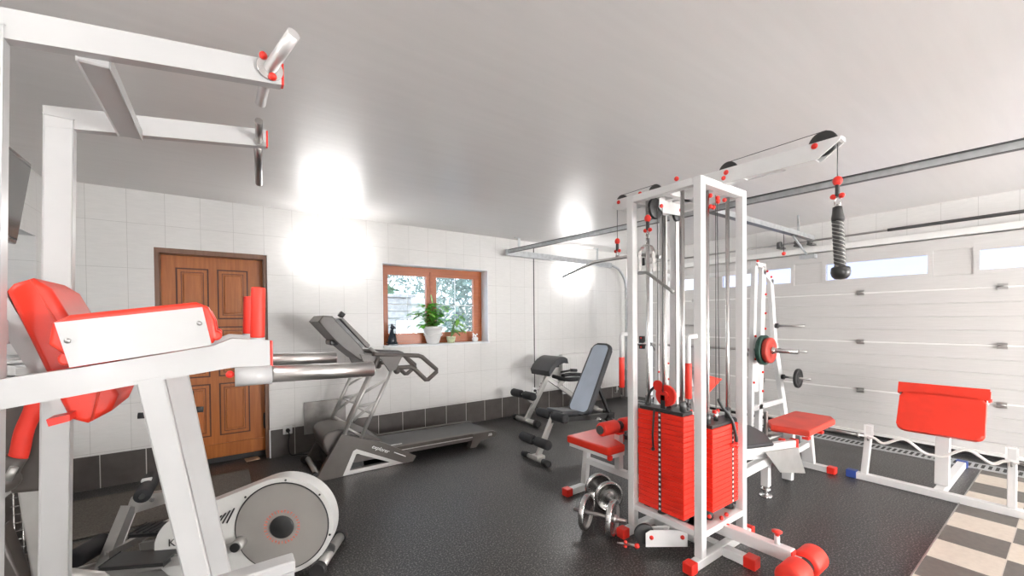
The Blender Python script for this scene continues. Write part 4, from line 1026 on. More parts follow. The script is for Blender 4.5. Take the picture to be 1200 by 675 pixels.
for (a, b_) in ((fo0+(fo0-fo1)*.0, fo0+(fo0-fo1)*.10), (fo1, fo1-(fo0-fo1)*.12)):
    q = MB(); q.cyl(a, b_, .042, seg=20); q.build('transport_roller', 'black', el)
q = MB(); q.tube([P0+n_*-.05+UZ*-.2+a_*-.1, V3((.45, 2.64, .10)), V3((.515, 2.66, .05))], .04, 12, 4); q.build('front_shroud', 'blackplastic', el)
q = MB(); q.bar(ep(.4, .06, -.05), ep(.93, .05, -.05), .06, .05); q.build('rear_rail', 'silver', el)
q = MB(); q.cyl(ep(.93, .04, -.22), ep(.93, .04, .16), .028, seg=16); q.build('rear_stabiliser', 'blackplastic', el)
for k in (-.20, .06):
    q = MB(); q.bar(ep(.28, .21, k), ep(.86, .14, k), .03, .04); q.build('pedal_bar', 'silver', el)
q = MB(); q.obox(ep(.72, .235, -.20), (.13, .32, .02), Matrix((n_, a_, UZ)).transposed(), .006, 2)
for i in range(9): q.bar(ep(.58+i*.035, .248, -.26), ep(.60+i*.035, .248, -.14), .006, .006, UZ, 0)
q.build('pedal', 'blackplastic', el)
q = MB(); q.obox(ep(.68, .20, .06), (.13, .3, .02), Matrix((n_, a_, UZ)).transposed(), .006, 2); q.build('pedal', 'blackplastic', el)
q = MB(); q.tube([ep(.40, .38, -.05), ep(.46, .7, -.05), (-.23, 2.92, .955)], .026, 14); q.build('mast', 'silver', el)
q = MB(); q.cyl((-.34, 2.9, .96), (-.12, 2.9, .955), .011); q.build('handlebar', 'black', el)
for (xa, xb) in ((-.372, -.33), (-.14, -.095)): 
    q = MB(); q.cyl((xa, 2.9, .96), (xb, 2.9, .957), .0165, seg=16); q.build('bar_grip', 'foam', el)
q = MB(); q.obox((-.23, 2.95, 1.0), (.16, .03, .1), basis((0, .4, 1)), .01, 2); q.build('display', 'blackplastic', el)

# ------------------------------------------------------------------ silver sit-up bench with foam roller
sb = thing('sit_up_bench', 'silver sit-up bench with black foam roller behind the elliptical', 'bench', (-.5, 3.3, 0))
q = MB(); q.lathe((-.405, 3.24, .42), V3((.01, .38, 0)), [(.012, 0), (.014, .006), (.036, .002), (.042, .01), (.042, .36), (.036, .37), (.01, .37)], 26); q.build('foam_roller', 'foam', sb)
q = MB(); q.cyl((-.405, 3.235, .42), (-.404, 3.233, .42), .016); q.build('roller_bore', 'blackprint', sb)
q = MB(); q.box(-.43, -.38, 3.40, 3.45, .455, .466, .002); q.build('warning_label', 'whiteprint', sb)
q = MB(); q.poly([(-.47, 3.33, .385), (-.43, 3.33, .40), (-.22, 3.33, .385), (-.20, 3.33, .33), (-.33, 3.33, .315), (-.50, 3.33, .29)], (0, .05, 0)); q.build('roller_bracket', 'silver', sb)
q = MB(); q.bar((-.475, 3.34, .34), (-.57, 3.2, .05), .05, .06); q.build('front_strut', 'silver', sb)
q = MB(); q.bar((-.22, 3.36, .35), (-.20, 3.35, .04), .03, .05); q.build('rear_leg', 'black', sb)
for x in (-.37, -.27): q = MB(); q.cyl((x, 3.328, .36), (x, 3.32, .36), .012); q.build('bolt', 'chrome', sb)
q = MB(); q.cyl((-.85, 3.32, .035), (-.48, 3.32, .035), .025); q.build('floor_tube', 'silver', sb)
q = MB(); q.lathe((-.68, 3.2, .16), V3((.12, .2, 0)), [(.03, 0), (.05, .004), (.052, .02), (.052, .17), (.03, .18)], 22); q.build('foam_roller', 'foam', sb)
q = MB(); q.bar((-.55, 3.2, .14), (-.1, 3.7, .14), .03, .03); q.bar((-.45, 3.15, .09), (.0, 3.6, .09), .03, .03); q.build('side_rails', 'silver', sb)
q = MB(); q.cyl((-.1, 3.5, .04), (.05, 3.85, .04), .03); q.build('floor_tube', 'black', sb)

# ------------------------------------------------------------------ exercise bike behind the tower, far left
bk = thing('exercise_bike', 'dark grey exercise bike with curved red handle, behind the white post', 'exercise bike', (-.78, 2.75, 0))
q = MB(); q.tube([(-.655, 2.6, 1.20), (-.66, 2.6, 1.10), (-.69, 2.6, 1.0), (-.707, 2.6, .90), (-.72, 2.6, .875)], .03, 16, 6); q.build('foam_handle', 'redgrip', bk)
q = MB(); q.tube([(-.712, 2.6, .895), (-.735, 2.6, .85), (-.76, 2.6, .78)], .036, 14); q.sphere((-.75, 2.6, .80), .05); q.build('handle_joint', 'greyplastic', bk)
q = MB(); q.tube([(-.71, 2.56, .86), (-.73, 2.56, .81)], .014, 10); q.build('clamp_lever', 'silver', bk)
q = MB(); q.poly([(-.80, 2.66, 1.08), (-.70, 2.66, 1.12), (-.62, 2.66, 1.0), (-.60, 2.66, .76), (-.66, 2.66, .71), (-.75, 2.66, .72), (-.82, 2.66, .95)], (0, .12, 0), .02); q.build('console', 'greyplastic', bk, smooth=True)
q = MB(); q.poly([(-.74, 2.68, .735), (-.64, 2.68, .75), (-.61, 2.68, .40), (-.62, 2.68, .05), (-.68, 2.68, .05)], (0, .06, 0), .01); q.build('front_column', 'silver', bk)
q = MB(); q.tube([(-.64, 2.62, .36), (-.48, 2.62, .28), (-.42, 2.60, .20)], .028, 12); q.build('side_arm', 'silver', bk)
q = MB(); q.poly([(-.9, 2.66, .1), (-.9, 2.66, .5), (-.78, 2.66, .58), (-.72, 2.66, .3), (-.70, 2.66, .1)], (0, .12, 0), .02); q.build('drive_housing', 'greyplastic', bk, smooth=True)
for yy in (2.5, 3.0): q = MB(); q.cyl((-1.0, yy, .03), (-.70, yy, .03), .03); q.build('stabiliser', 'blackplastic', bk)
q = MB(); q.bar((-.7, 2.5, .05), (-.7, 3.0, .05), .05, .04); q.build('base_rail', 'silver', bk)
wr = thing('wire_rack', 'narrow chrome wire mesh rack standing behind the exercise bike', 'rack', (-.80, 3.1, 0))
q = MB()
for xx in (-.86, -.83, -.80): q.tube([(xx, 3.08, 0), (xx, 3.08, .68)], .0035, 6)
for i in range(16): q.tube([(-.87, 3.078, .04+i*.042), (-.79, 3.078, .04+i*.042)], .0025, 6)
q.build('mesh', 'chrome', wr)
q = MB(); 
for i in range(5): q.tube([(-.98+i*.02, 3.05, .66+.02*i), (-.9, 3.03, .70+.012*i), (-.80, 3.05, .69+.018*i), (-.74, 3.06, .74)], .006, 8, 5)
o = q.build('white_cable_bundle', 'radiator'); tag(o, 'bundle of white cables hung over the wire mesh rack', 'cable')

# ------------------------------------------------------------------ treadmill
tm = thing('treadmill', 'grey folding treadmill with sloping ladder uprights under the window', 'treadmill', (1.6, 4.3, 0))
for k, yy in enumerate((4.0, 4.60)):
    zz = 0.012
    outer = [(.89, .40), (.67, .03), (.73, zz-.01), (.90, zz-.01), (.99, .22), (1.02, .232), (1.40, .035), (1.45, zz-.01), (1.58, zz-.01), (1.615, .05), (1.30, .235), (1.12, .31)]
    q = MB(); q.poly([(x, yy, z) for x, z in outer], (0, .05, 0)); sf = q.build('side_frame', 'greyplastic', tm)
    q = MB(); q.frame([(.893, yy-.002, zz-.006), (.99, yy-.002, .222), (1.02, yy-.002, .235), (1.475, yy-.002, zz-.006)],
                      [(.955, yy-.002, .045), (1.015, yy-.002, .185), (1.03, yy-.002, .188), (1.335, yy-.002, .045)], (0, .054, 0)); q.build('trim_triangle', 'silver', sf)
    # ladder upright
    q = MB(); q.tube([(.915, yy+.025, .385), (1.205, yy+.025, 1.0)], .018, 12); q.tube([(1.06, yy+.025, .31), (1.375, yy+.025, .96)], .018, 12)
    for a, b_ in (((.945, .44), (1.075, .345)), ((1.0, .51), (1.22, .66)), ((1.045, .63), (1.235, .67-.02)), ((1.10, .76), (1.33, .87)), ((1.03, .585+.05), (1.17, .55))):
        q.tube([(a[0], yy+.025, a[1]), (b_[0], yy+.025, b_[1])], .013, 10)
    q.build('ladder_upright', 'silver', tm)
    q = MB(); q.tube([(1.19, yy+.025, .97), (1.25, yy+.025, 1.09)], .022, 12); q.poly([(1.25, yy+.002, 1.10), (1.48, yy+.002, 1.09), (1.41, yy+.002, .955), (1.35, yy+.002, .95)], (0, .046, 0)); q.build('upright_cover', 'greyplastic', tm)
    # hand rail loop
    q = MB(); q.tube([(1.19, yy+.025, 1.13), (1.22, yy+.025, 1.125), (1.66, yy+.025, 1.085), (1.70, yy+.025, 1.07), (1.865, yy+.025, .925), (1.865, yy+.025, .90), (1.765, yy+.025, .825), (1.74, yy+.025, .825), (1.61, yy+.025, .955), (1.57, yy+.025, .975), (1.42, yy+.025, .975)], .0225, 14)
    q.tube([(1.51, yy+.025, 1.09), (1.63, yy+.025, .955)], .018, 12); q.sphere((1.43, yy+.025, .945), .035, 10)
    q.build('hand_rail', 'greyplastic', tm)
# deck
q = MB(); q.poly([(1.0, 4.03, .10), (1.0, 4.03, .165), (2.585, 4.03, .135), (2.585, 4.03, .075)], (0, .6, 0)); q.build('deck', 'greyplastic', tm)
q = MB(); q.poly([(1.02, 4.10, .165), (1.02, 4.10, .171), (2.57, 4.10, .141), (2.57, 4.10, .130)], (0, .46, 0)); q.build('running_belt', 'blackvinyl', tm)
q = MB()
for yy in (4.03, 4.57): q.poly([(1.1, yy, .155), (1.1, yy, .178), (2.3, yy, .155), (2.3, yy, .135)], (0, .06, 0))
q.build('foot_rails', 'greyplastic', tm)
q = MB(); q.poly([(1.15, 4.026, .135), (1.15, 4.026, .143), (2.32, 4.026, .120), (2.32, 4.026, .112)], (0, .004, 0)); q.build('side_stripe', 'silver', tm)
for yy in (4.015, 4.565):
    q = MB(); q.poly([(2.30, yy, .155), (2.56, yy, .148), (2.62, yy, .13), (2.625, yy, .10), (2.60, yy, .075), (2.40, yy, .07), (2.34, yy, .0), (2.255, yy, .0), (2.30, yy, .10)], (0, .08, 0), .006); ec = q.build('rear_end_cap', 'greyplastic', tm)
text_mesh('end_cap_lettering', 'life', .045, (2.52, 4.006, .115), (1, 0, 0), UZ, 'whiteprint', tm, .001, .4)
# motor cover
q = MB(); pr_ = []
for i in range(13):
    t_ = PI*.5*i/12
    pr_.append((1.02-.28*math.sin(t_)**.8-.0, .14+.27*math.cos(t_)**.6 if math.cos(t_) > 0 else .14))
q.poly([(.735, 4.07, .34), (.75, 4.07, .39), (.79, 4.07, .42), (.88, 4.07, .43), (1.0, 4.07, .40), (1.15, 4.07, .34), (1.27, 4.07, .27), (1.36, 4.07, .165), (1.2, 4.07, .15), (.84, 4.07, .15), (.77, 4.07, .21)], (0, .51, 0), .02); q.build('motor_cover', 'greyplastic', tm, smooth=True)
q = MB(); q.tube([(.69, 4.05, .045), (.69, 4.60, .045)], .025, 12); q.build('front_bar', 'silver', tm)
for y in (4.02, 4.59): q = MB(); q.cyl((.66, y, .045), (.66, y+.04, .045), .035, seg=20); q.build('transport_wheel', 'black', tm)
q = MB(); q.box(.80, 1.1, 4.06, 4.59, .04, .12); q.build('motor_pan', 'black', tm)
q = MB(); q.tube([(1.17, 4.10, .185), (1.5, 4.10, .176)], .003, 6); q.build('deck_marks', 'whiteprint', tm)
text_mesh('side_lettering', 'explorer', .052, (1.245, 3.9985, .193), (1, 0, -.52), (0, 0, 1), 'whiteprint', tm, .001, .35)
q = MB(); q.poly([(1.38, 3.999, .130), (1.50, 3.999, .064), (1.505, 3.999, .072), (1.385, 3.999, .137)], (0, .002, 0)); q.build('side_flash', 'whiteprint', tm)
# console
q = MB(); q.poly([(.715, 4.07, 1.45), (.76, 4.07, 1.505), (.84, 4.07, 1.50), (.98, 4.07, 1.35), (1.12, 4.07, 1.17), (1.15, 4.07, 1.06), (1.08, 4.07, 1.07), (.95, 4.07, 1.19), (.85, 4.07, 1.29)], (0, .50, 0), .014); q.build('console', 'greyplastic', tm, smooth=True)
q = MB(); q.poly([(.90, 4.04, 1.475), (.925, 4.04, 1.485), (1.175, 4.04, 1.215), (1.16, 4.04, 1.185), (1.14, 4.04, 1.19)], (0, .56, 0), .006); q.build('display_panel', 'greyplastic', tm, smooth=True)
q = MB(); q.poly([(.86, 4.06, 1.46), (.885, 4.06, 1.475), (1.13, 4.06, 1.20), (1.10, 4.06, 1.19)], (0, .52, 0)); q.build('panel_gap', 'blackplastic', tm)
q = MB(); q.box(.84, .92, 4.2, 4.42, 1.22, 1.27, .01); q.build('cup_holder', 'blackplastic', tm)
q = MB(); q.tube([(.95, 4.3, 1.53), (.99, 4.3, 1.50)], .03, 12); q.build('fan', 'blackplastic', tm)
q = MB(); q.tube([(1.17, 4.05, 1.19), (1.22, 4.03, 1.14), (1.28, 4.03, 1.12)], .016, 10); q.tube([(1.17, 4.6, 1.19), (1.22, 4.62, 1.14), (1.28, 4.62, 1.12)], .016, 10); q.build('console_arms', 'silver', tm)
q = MB(); q.tube([(1.15, 4.05, 1.0), (1.18, 4.62, 1.0)], .02, 10); q.poly([(1.08, 4.05, 1.13), (1.22, 4.05, 1.12), (1.19, 4.05, .98), (1.15, 4.05, .96)], (0, .56, 0)); q.build('console_bridge', 'greyplastic', tm)

# ------------------------------------------------------------------ roman chair (black and silver, by the wall)
rc = thing('roman_chair', 'silver and black back extension bench standing by the radiator', 'bench', (3.9, 4.5, 0))
q = MB(); q.cyl((3.44, 4.30, .045), (3.44, 4.74, .045), .034, seg=18); q.build('front_foot_tube', 'silver', rc)
for (a, b_) in ((4.24, 4.31), (4.73, 4.79)): q = MB(); q.cyl((3.44, a, .045), (3.44, b_, .045), .043, seg=18); q.build('foot_cap', 'black', rc)
q = MB(); q.bar((3.43, 4.5, .05), (3.86, 4.5, .68), .045, .07, (-1, 0, 1)); q.build('main_post', 'silver', rc)
q = MB(); 
for i in range(7): q.cyl((3.50+i*.03, 4.476, .28+i*.044), (3.50+i*.03, 4.474, .28+i*.044), .008, seg=8)
q.build('adjustment_holes', 'blackprint', rc)
q = MB(); q.bar((3.82, 4.55, .62), (4.48, 4.45, .18), .045, .06, (0, 0, 1)); q.bar((4.45, 4.45, .20), (4.72, 4.38, .06), .045, .06); q.build('rear_strut', 'silver', rc)
q = MB(); q.cyl((4.72, 4.2, .045), (4.72, 4.62, .045), .03, seg=16); q.build('rear_foot_tube', 'silver', rc)
for (a, b_) in ((4.14, 4.22), (4.6, 4.66)): q = MB(); q.cyl((4.72, a, .05), (4.72, b_, .05), .045, seg=18); q.build('foot_cap', 'black', rc)
q = MB(); q.bar((3.44, 4.5, .38), (3.57, 4.5, .25), .03, .04); q.cyl((3.38, 4.28, .415), (3.38, 4.74, .415), .012); q.build('ankle_bar', 'silver', rc)
for (a, b_) in ((4.26, 4.47), (4.53, 4.74)):
    q = MB(); q.lathe((3.38, a, .415), (0, 1, 0), [(.02, 0), (.05, .004), (.055, .015), (.055, b_-a-.015), (.05, b_-a-.004), (.02, b_-a)], 24); q.build('ankle_roller', 'foam', rc)
# curved hip pad
q = MB()
pp = []
for i in range(9):
    t_ = i/8; pp.append((3.66+.36*t_, .70+.22*math.sin(PI*(.05+.62*t_))))
bot = [(x+.02, z-.075) for x, z in pp[::-1]]
q.poly([(x, 4.28, z) for x, z in pp+bot], (0, .42, 0), .016); q.build('hip_pad', 'blackvinyl', rc, smooth=True)
q = MB(); q.bar((3.82, 4.5, .64), (3.88, 4.5, .78), .05, .08); q.box(3.78, 3.98, 4.42, 4.58, .755, .785); q.build('pad_mount', 'black', rc)
q = MB(); q.tube([(3.90, 4.30, .70), (4.06, 4.26, .72), (4.15, 4.26, .71)], .014, 10); q.build('hand_bar', 'black', rc)
q = MB(); q.cyl((4.05, 4.26, .72), (4.16, 4.25, .71), .022, seg=14); q.build('hand_grip', 'foam', rc)
q = MB(); q.tube([(4.02, 4.6, .60), (4.02, 4.32, .585), (4.16, 4.26, .58), (4.42, 4.3, .575), (4.46, 4.45, .60), (4.30, 4.55, .61), (4.12, 4.5, .61)], .028, 12, 5); q.build('elbow_loop', 'foam', rc)
q = MB(); q.box(4.02, 4.40, 4.36, 4.5, .55, .58, .008); q.build('elbow_plate', 'blackvinyl', rc)
q = MB(); q.bar((4.1, 4.45, .55), (4.02, 4.5, .46), .03, .04); q.build('elbow_bracket', 'silver', rc)

# ------------------------------------------------------------------ incline bench
ib = thing('incline_bench', 'incline weight bench with tall glossy blue-grey backrest and black rollers', 'bench', (2.9, 3.2, 0))
q = MB(); q.cyl((2.585, 3.07, .032), (2.585, 3.41, .032), .022, seg=16); q.box(2.55, 2.66, 3.17, 3.29, .03, .07, .01); q.build('front_foot', 'silver', ib)
for (a, b_) in ((3.03, 3.12), (3.36, 3.45)): q = MB(); q.cyl((2.585, a, .032), (2.585, b_, .032), .03, seg=16); q.build('foot_cap', 'black', ib)
q = MB(); q.bar((2.60, 3.23, .04), (2.83, 3.23, .46), .04, .055, (-1, 0, 1)); q.build('front_leg', 'silver', ib)
for (xx, zz) in ((2.57, .22), (2.80, .445)):
    q = MB(); q.cyl((xx, 3.02, zz), (xx, 3.44, zz), .012); q.build('roller_axle', 'steel', ib)
    for (a, b_) in ((3.01, 3.21), (3.25, 3.45)):
        q = MB(); q.lathe((xx, a, zz), (0, 1, 0), [(.018, 0), (.043, .004), (.048, .014), (.048, b_-a-.014), (.043, b_-a-.004), (.018, b_-a)], 24); q.build('foam_roller', 'foam', ib)
q = MB(); q.bar((2.78, 3.23, .40), (3.75, 3.23, .31), .045, .06); q.build('main_beam', 'black', ib)
q = MB(); q.bar((3.62, 3.23, .32), (3.95, 3.23, .05), .045, .06); q.box(3.92, 3.98, 3.0, 3.46, 0, .05, .005); q.build('rear_leg', 'black', ib)
q = MB()
sv = V3((.22, 0, -.03)).normalized()
q.obox((2.99, 3.27, .452), (.26, .26, .05), Matrix((sv, V3((0, 1, 0)), sv.cross(V3((0, 1, 0))))).transposed(), .018, 4); q.build('seat_pad', 'silver' if False else 'blackvinyl', ib)
bd = V3((.43, 0, .77)); L_ = bd.length; bd.normalize(); bn_ = V3((-bd.z, 0, bd.x))
Rb = Matrix((V3((0, 1, 0)), bd, V3((0, 1, 0)).cross(bd))).transposed()
pc = V3((3.22, 3.24, .40)) + bd*.42
q = MB()
def rr_outline(w0, w1, L, r=.07, n=6):
    pts = []
    for (sx, sy, w_, a0) in ((1, -1, w0, -PI/2), (1, 1, w1, 0), (-1, 1, w1, PI/2), (-1, -1, w0, PI)):
        cx, cy = sx*(w_/2-r), sy*(L/2-r)
        for i in range(n+1):
            t_ = a0+PI/2*i/n; pts.append((cx+r*math.cos(t_), cy+r*math.sin(t_)))
    return pts
ol = rr_outline(.32, .28, .86)
yv = V3((0, 1, 0)); nv = bn_
q.poly([pc + yv*u + bd*v_ for u, v_ in ol], nv*.055, .016); bp = q.build('backrest_pad', 'blackvinyl', ib, smooth=True)
ol2 = rr_outline(.27, .23, .81, .055)
q = MB(); q.poly([pc + nv*.0555 + yv*u + bd*v_ for u, v_ in ol2], nv*.003); q.build('glossy_face', 'benchface', bp) if 'benchface' in M else None
q = MB(); q.bar(pc-bd*.42-nv*.02, pc+bd*.35-nv*.02, .05, .035, nv); q.build('backrest_rail', 'steel', ib)
q = MB(); q.bar(pc+bd*.02-nv*.03, (3.72, 3.24, .30), .035, .035); q.build('backrest_prop', 'black', ib)
q = MB(); q.tube([pc+bd*.05-nv*.04, pc+bd*.08-nv*.12], .012, 10); q.build('adjuster_lever', 'black', ib)
q = MB(); q.tube([(3.30, 3.05, .37), (3.34, 3.04, .35)], .02, 10); q.build('pivot_bolt', 'chrome', ib)

# ------------------------------------------------------------------ squat rack
sr = thing('squat_rack', 'white A-frame squat rack with red bolts standing behind the cable tower', 'rack', (5.2, 2.8, 0))
for k, yy in enumerate((2.18, 3.40)):
    q = MB(); q.bar((4.83, yy, .05), (4.95, yy, 2.07), .05, .06, (1, 0, 0)); q.build('front_upright', 'white', sr)
    q = MB(); q.bar((5.03, yy, .05), (5.14, yy, 2.05), .05, .09, (1, 0, 0)); q.build('middle_upright', 'white', sr)
    q = MB(); q.bar((5.34, yy, 1.9), (5.46, yy, 1.1), .05, .07, (1, 0, 0)); q.bar((5.46, yy, 1.12), (5.80, yy, .05), .05, .09, (1, 0, 0)); q.build('rear_strut', 'white', sr)
    q = MB(); q.bar((4.92, yy, 2.06), (5.16, yy, 2.05), .05, .05); q.bar((5.12, yy, 1.99), (5.38, yy, 1.87), .05, .06); q.build('top_link', 'white', sr)
    q = MB(); q.bar((4.88, yy, .42), (5.66, yy, .42), .05, .06); q.build('lower_link', 'white', sr)
    q = MB(); q.box(4.70, 5.95, yy-.03, yy+.03, 0, .05, .004); q.build('base_tube', 'white', sr)
    q = MB(); q.box(4.93, 5.03, yy-.012, yy+.012, .6, 1.0); q.build('hook_plate', 'white', sr)
    q = MB()
    for (x, z) in ((4.95, 2.09), (5.20, 1.99), (5.30, 1.93), (5.155, 1.72), (5.15, 1.5), (5.145, 1.32), (4.90, 1.24), (4.90, .98), (5.08, .82), (5.08, .60), (4.86, .72)): MB().sphere((x, yy-.03, z), .014, 10).build('red_bolt_cap', 'redplastic', sr)
    for (x, z, L2) in ((5.42, 1.35, .30), (5.49, 1.05, .30), (5.60, .72, .30)):
        q = MB(); q.cyl((x, yy-.03, z), (x, yy-.03-L2, z), .014, seg=12); q.build('plate_peg', 'steel', sr)
        q = MB(); q.cyl((x, yy-.025, z), (x, yy-.055, z), .03, seg=14); q.build('peg_collar', 'black', sr)
    q = MB(); q.tube([(4.95, yy+.05, 1.06), (4.87, yy+.05, 1.02), (4.83, yy+.05, 1.10)], .016, 10); q.build('bar_hook', 'steel', sr)
MB().box(5.74, 5.80, 2.21, 3.37, .05, .11).build('cross_tube', 'white', sr); MB().box(5.08, 5.13, 2.21, 3.37, 1.97, 2.02).build('cross_tube', 'white', sr)
bb = thing('barbell', 'long steel barbell resting across the squat rack hooks', 'barbell', (4.88, 3.0, 1.08))
q = MB(); q.cyl((4.88, 2.12, 1.09), (4.88, 3.5, 1.09), .0145, seg=14); q.build('shaft', 'steel', bb)
for (a, b_) in ((2.12, 1.72), (3.5, 3.9)): q = MB(); q.cyl((4.88, a, 1.09), (4.88, b_, 1.09), .025, seg=18); q.build('sleeve', 'chrome', bb)
def plate(c_, r, w_, m, label, ax='y'):
    root = thing('weight_plate', label, 'weight plate', (c_[0], c_[1], c_[2]-r))
    q = MB(); q.lathe((c_[0], c_[1]-w_/2, c_[2]), (0, 1, 0), [(.027, 0), (.06, .001), (.065, .006), (r*.8, .006), (r*.84, 0), (r*.97, 0), (r, .006), (r, w_-.006), (r*.97, w_), (r*.84, w_), (r*.8, w_-.006), (.065, w_-.006), (.06, w_-.001), (.027, w_)], 40)
    q.build('disc', m, root)
    return root
plate((4.88, 2.055, 1.09), .165, .05, 'greenplate', 'dark green rubber plate on near end of the racked barbell')
plate((4.88, 2.00, 1.09), .14, .05, 'redplate', 'red rubber plate outermost on near end of the racked barbell')
q = MB(); q.box(4.86, 4.90, 3.62, 3.70, 1.02, 1.20, .004); q.build('backing_plate', 'black', sr)
for z in (1.045, 1.175): MB().sphere((4.855, 3.66, z), .013, 10).build('red_bolt_cap', 'redplastic', sr)
q = MB(); q.box(4.88, 4.92, 3.43, 3.62, 1.10, 1.12); q.build('plate_arm', 'white', sr)
q = MB(); q.lathe((4.88, 1.972, 1.09), (0, -1, 0), [(.04, 0), (.04, .012), (.03, .02), (.03, .04)], 20); o = q.build('barbell_collar', 'chrome'); tag(o, 'round chrome collar holding the red plate on barbell', 'collar')
plate((5.60, 1.98, .72-.0), .115, .03, 'black', 'small black plate on the lowest peg of squat rack')

# ------------------------------------------------------------------ red stool bench on the right
rs = thing('weight_stool', 'white framed stool bench with square red seat before garage door', 'bench', (4.25, 1.5, 0))
q = MB(); q.poly([(3.88, 1.29, .47), (4.50, 1.30, .47), (4.62, 1.36, .47), (4.62, 1.66, .47), (4.0, 1.66, .47), (3.84, 1.56, .47)], (0, 0, .055), .016); q.build('seat', 'redseat', rs, smooth=True)
q = MB(); q.box(3.95, 4.58, 1.35, 1.62, .45, .468); q.build('seat_board', 'white', rs)
q = MB(); q.box(4.555, 4.615, 1.36, 1.84, .002, .055, .004, 1); q.build('foot_tube', 'white', rs)
for (a, b_) in ((1.315, 1.38), (1.82, 1.885)): MB().box(4.548, 4.622, a, b_, 0, .062, .006, 2).build('rubber_foot', 'redplastic', rs)
q = MB(); q.bar((4.585, 1.53, .055), (4.50, 1.53, .45), .05, .10, (0, 1, 0)); q.build('leg', 'white', rs)
q = MB(); q.bar((4.10, 1.53, .002), (4.14, 1.53, .45), .05, .08, (0, 1, 0)); q.build('leg', 'white', rs)
q = MB(); q.bar((4.12, 1.53, .22), (4.55, 1.53, .24), .05, .05); q.build('stretcher', 'white', rs)
for (x, y) in ((3.95, 1.34), (4.02, 1.60), (4.25, 1.34)): MB().box(x, x+.05, y-.02, y+.03, .425, .45, .004).build('corner_cap', 'redplastic', rs)

# ------------------------------------------------------------------ preacher bench with EZ bar
pb = thing('preacher_bench', 'white preacher curl bench with wide red pad near garage door', 'bench', (4.9, .7, 0))
MB().box(4.60, 4.66, .17, 1.19, .002, .06, .004, 1).build('front_base_tube', 'white', pb)
MB().box(4.595, 4.665, 1.175, 1.25, 0, .068, .006, 2).build('blue_foot', 'blue', pb)
MB().box(4.595, 4.665, .12, .185, 0, .068, .006, 2).build('blue_foot', 'blue', pb)
for y in (1.09, .295):
    q = MB(); q.bar((4.63, y+(.035 if y > .7 else 0), .06), (4.64, y, .50), .055, .045, (0, 1, 0)); q.build('bar_post', 'white', pb)
    q = MB()
    q.frame([(4.60, y-.032, .40), (4.60, y+.032, .40), (4.60, y+.032, .50), (4.60, y-.032, .50)], [(4.60, y-.02, .415), (4.60, y+.02, .415), (4.60, y+.02, .49), (4.60, y-.02, .49)], (.004, 0, 0)); q.build('bar_catch', 'whiteprint', pb)
    q = MB(); q.tube([(4.615, y, .37), (4.58, y, .37), (4.575, y, .405)], .006, 8); q.build('bar_hook', 'steel', pb)
MB().box(4.66, 5.72, .64, .70, .002, .06, .004, 1).build('spine_tube', 'white', pb)
MB().box(5.715, 5.77, .632, .708, 0, .066, .005).build('blue_foot', 'blue', pb)
q = MB(); q.bar((4.80, .67, .06), (4.86, .67, .62), .085, .055, (1, 0, 0)); q.build('pad_post', 'white', pb)
d_ = V3((.16, 0, .36)).normalized(); nrm = V3((-d_.z, 0, d_.x)); c0 = V3((4.87, .692, .615))
R3 = Matrix((V3((0, 1, 0)), d_, V3((0, 1, 0)).cross(d_))).transposed()
q = MB(); q.poly([c0 + nrm*.0 + yv*u + d_*v_ for u, v_ in rr_outline(.505, .50, .345, .045)], nrm*.06, .02); q.build('arm_pad', 'red', pb, smooth=True)
q = MB(); q.obox(c0+nrm*.03+d_*.203, (.49, .05, .06), R3, .022, 5); q.build('top_roll', 'red', pb)
q = MB(); q.obox(c0-nrm*.012, (.44, .30, .02), R3); q.build('pad_board', 'white', pb)
for s_ in (-1, 1):
    MB().cyl(c0+d_*.175+yv*s_*.24, c0+d_*.175+yv*s_*.275, .013).build('side_bolt', 'redplastic', pb)
    MB().obox(c0+d_*.17+yv*s_*.252, (.006, .05, .06), R3).build('side_bracket', 'whiteprint', pb)
ez = thing('ez_curl_bar', 'wavy steel curl bar lying across the preacher bench posts', 'barbell', (4.575, .7, .37))
zb = .402
q = MB(); q.tube([(4.585, 1.12, zb), (4.585, 1.05, zb-.004), (4.585, .985, zb-.035), (4.585, .86, zb+.03), (4.585, .745, zb-.05), (4.585, .69, zb-.058), (4.585, .63, zb-.05), (4.585, .51, zb+.032), (4.585, .39, zb-.038), (4.585, .33, zb-.004), (4.585, .26, zb)], .0108, 12, 5); q.build('bent_shaft', 'radiator', ez)
for (a, b_) in ((1.12, 1.45), (.26, -.07)): q = MB(); q.cyl((4.585, a, zb), (4.585, b_, zb), .0125, seg=14); q.build('sleeve', 'steel', ez)
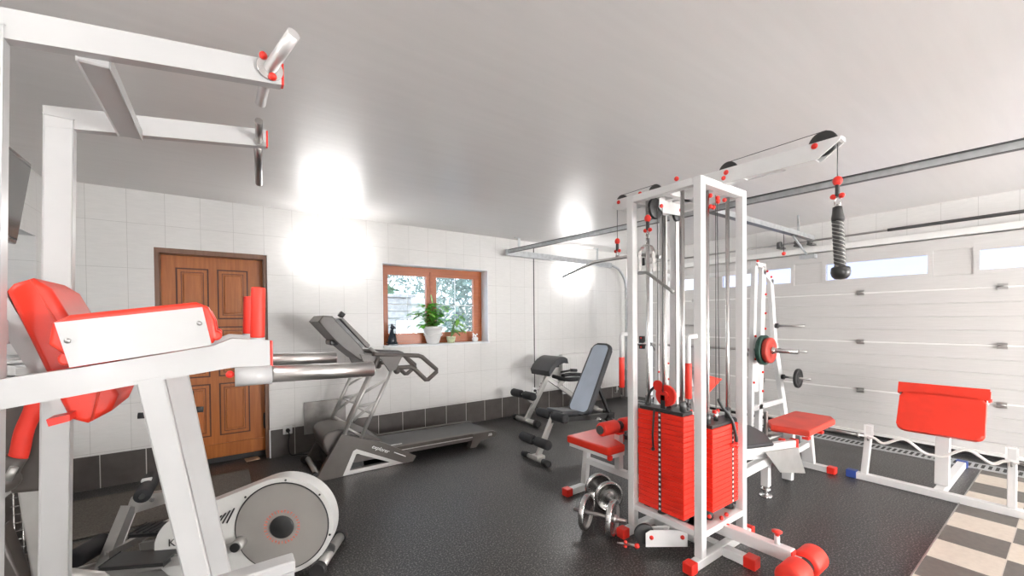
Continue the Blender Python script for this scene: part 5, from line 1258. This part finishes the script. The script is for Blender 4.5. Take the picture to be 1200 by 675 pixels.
for y in (1.16, .22): q = MB(); q.cyl((4.585, y, zb), (4.585, y-.012, zb), .022, seg=18); q.cyl((4.585, y-.012, zb), (4.585, y-.03, zb), .012, seg=14); q.build('collar', 'steel', ez)

# ------------------------------------------------------------------ light, camera, view
wd = bpy.data.worlds.new('sky'); sc.world = wd; wd.use_nodes = True; nt = wd.node_tree; nt.nodes.clear()
ow = nt.nodes.new('ShaderNodeOutputWorld'); bg = nt.nodes.new('ShaderNodeBackground')
tc = nt.nodes.new('ShaderNodeTexCoord'); nz = nt.nodes.new('ShaderNodeTexNoise'); nz.inputs['Scale'].default_value = 2.5; nz.inputs['Detail'].default_value = 4
cr = nt.nodes.new('ShaderNodeValToRGB'); cr.color_ramp.elements[0].color = (.83, .86, 1., 1); cr.color_ramp.elements[1].color = (.95, .97, 1, 1)
cr.color_ramp.elements[0].position = .35; cr.color_ramp.elements[1].position = .65
nt.links.new(tc.outputs['Generated'], nz.inputs['Vector']); nt.links.new(nz.outputs['Fac'], cr.inputs[0]); nt.links.new(cr.outputs[0], bg.inputs['Color'])
bg.inputs['Strength'].default_value = 3.8
nt.links.new(bg.outputs[0], ow.inputs[0])

cam = bpy.data.cameras.new('camera'); co = bpy.data.objects.new('camera', cam); COL.objects.link(co)
yaw, pitch, roll = 6.18244196e-01, -1.38531390e-02, 8.90048971e-03
f_ = V3((math.sin(yaw)*math.cos(pitch), math.cos(yaw)*math.cos(pitch), math.sin(pitch)))
r_ = V3((math.cos(yaw), -math.sin(yaw), 0)); dn = f_.cross(r_)
r2 = r_*math.cos(roll) + dn*math.sin(roll); d2 = -r_*math.sin(roll) + dn*math.cos(roll)
mw = Matrix((r2, -d2, -f_)).transposed().to_4x4(); mw.translation = V3((0, 0, 1.45))
co.matrix_world = mw
cam.sensor_width = 36; cam.lens = 36*477.08/1200; cam.shift_y = (381.37-337.5)/1200; cam.clip_start = .02
sc.camera = co
sc.view_settings.view_transform = 'Standard'; sc.view_settings.look = 'None'; sc.view_settings.gamma = 1; sc.view_settings.use_curve_mapping = False
sc.view_settings.exposure = 0.55
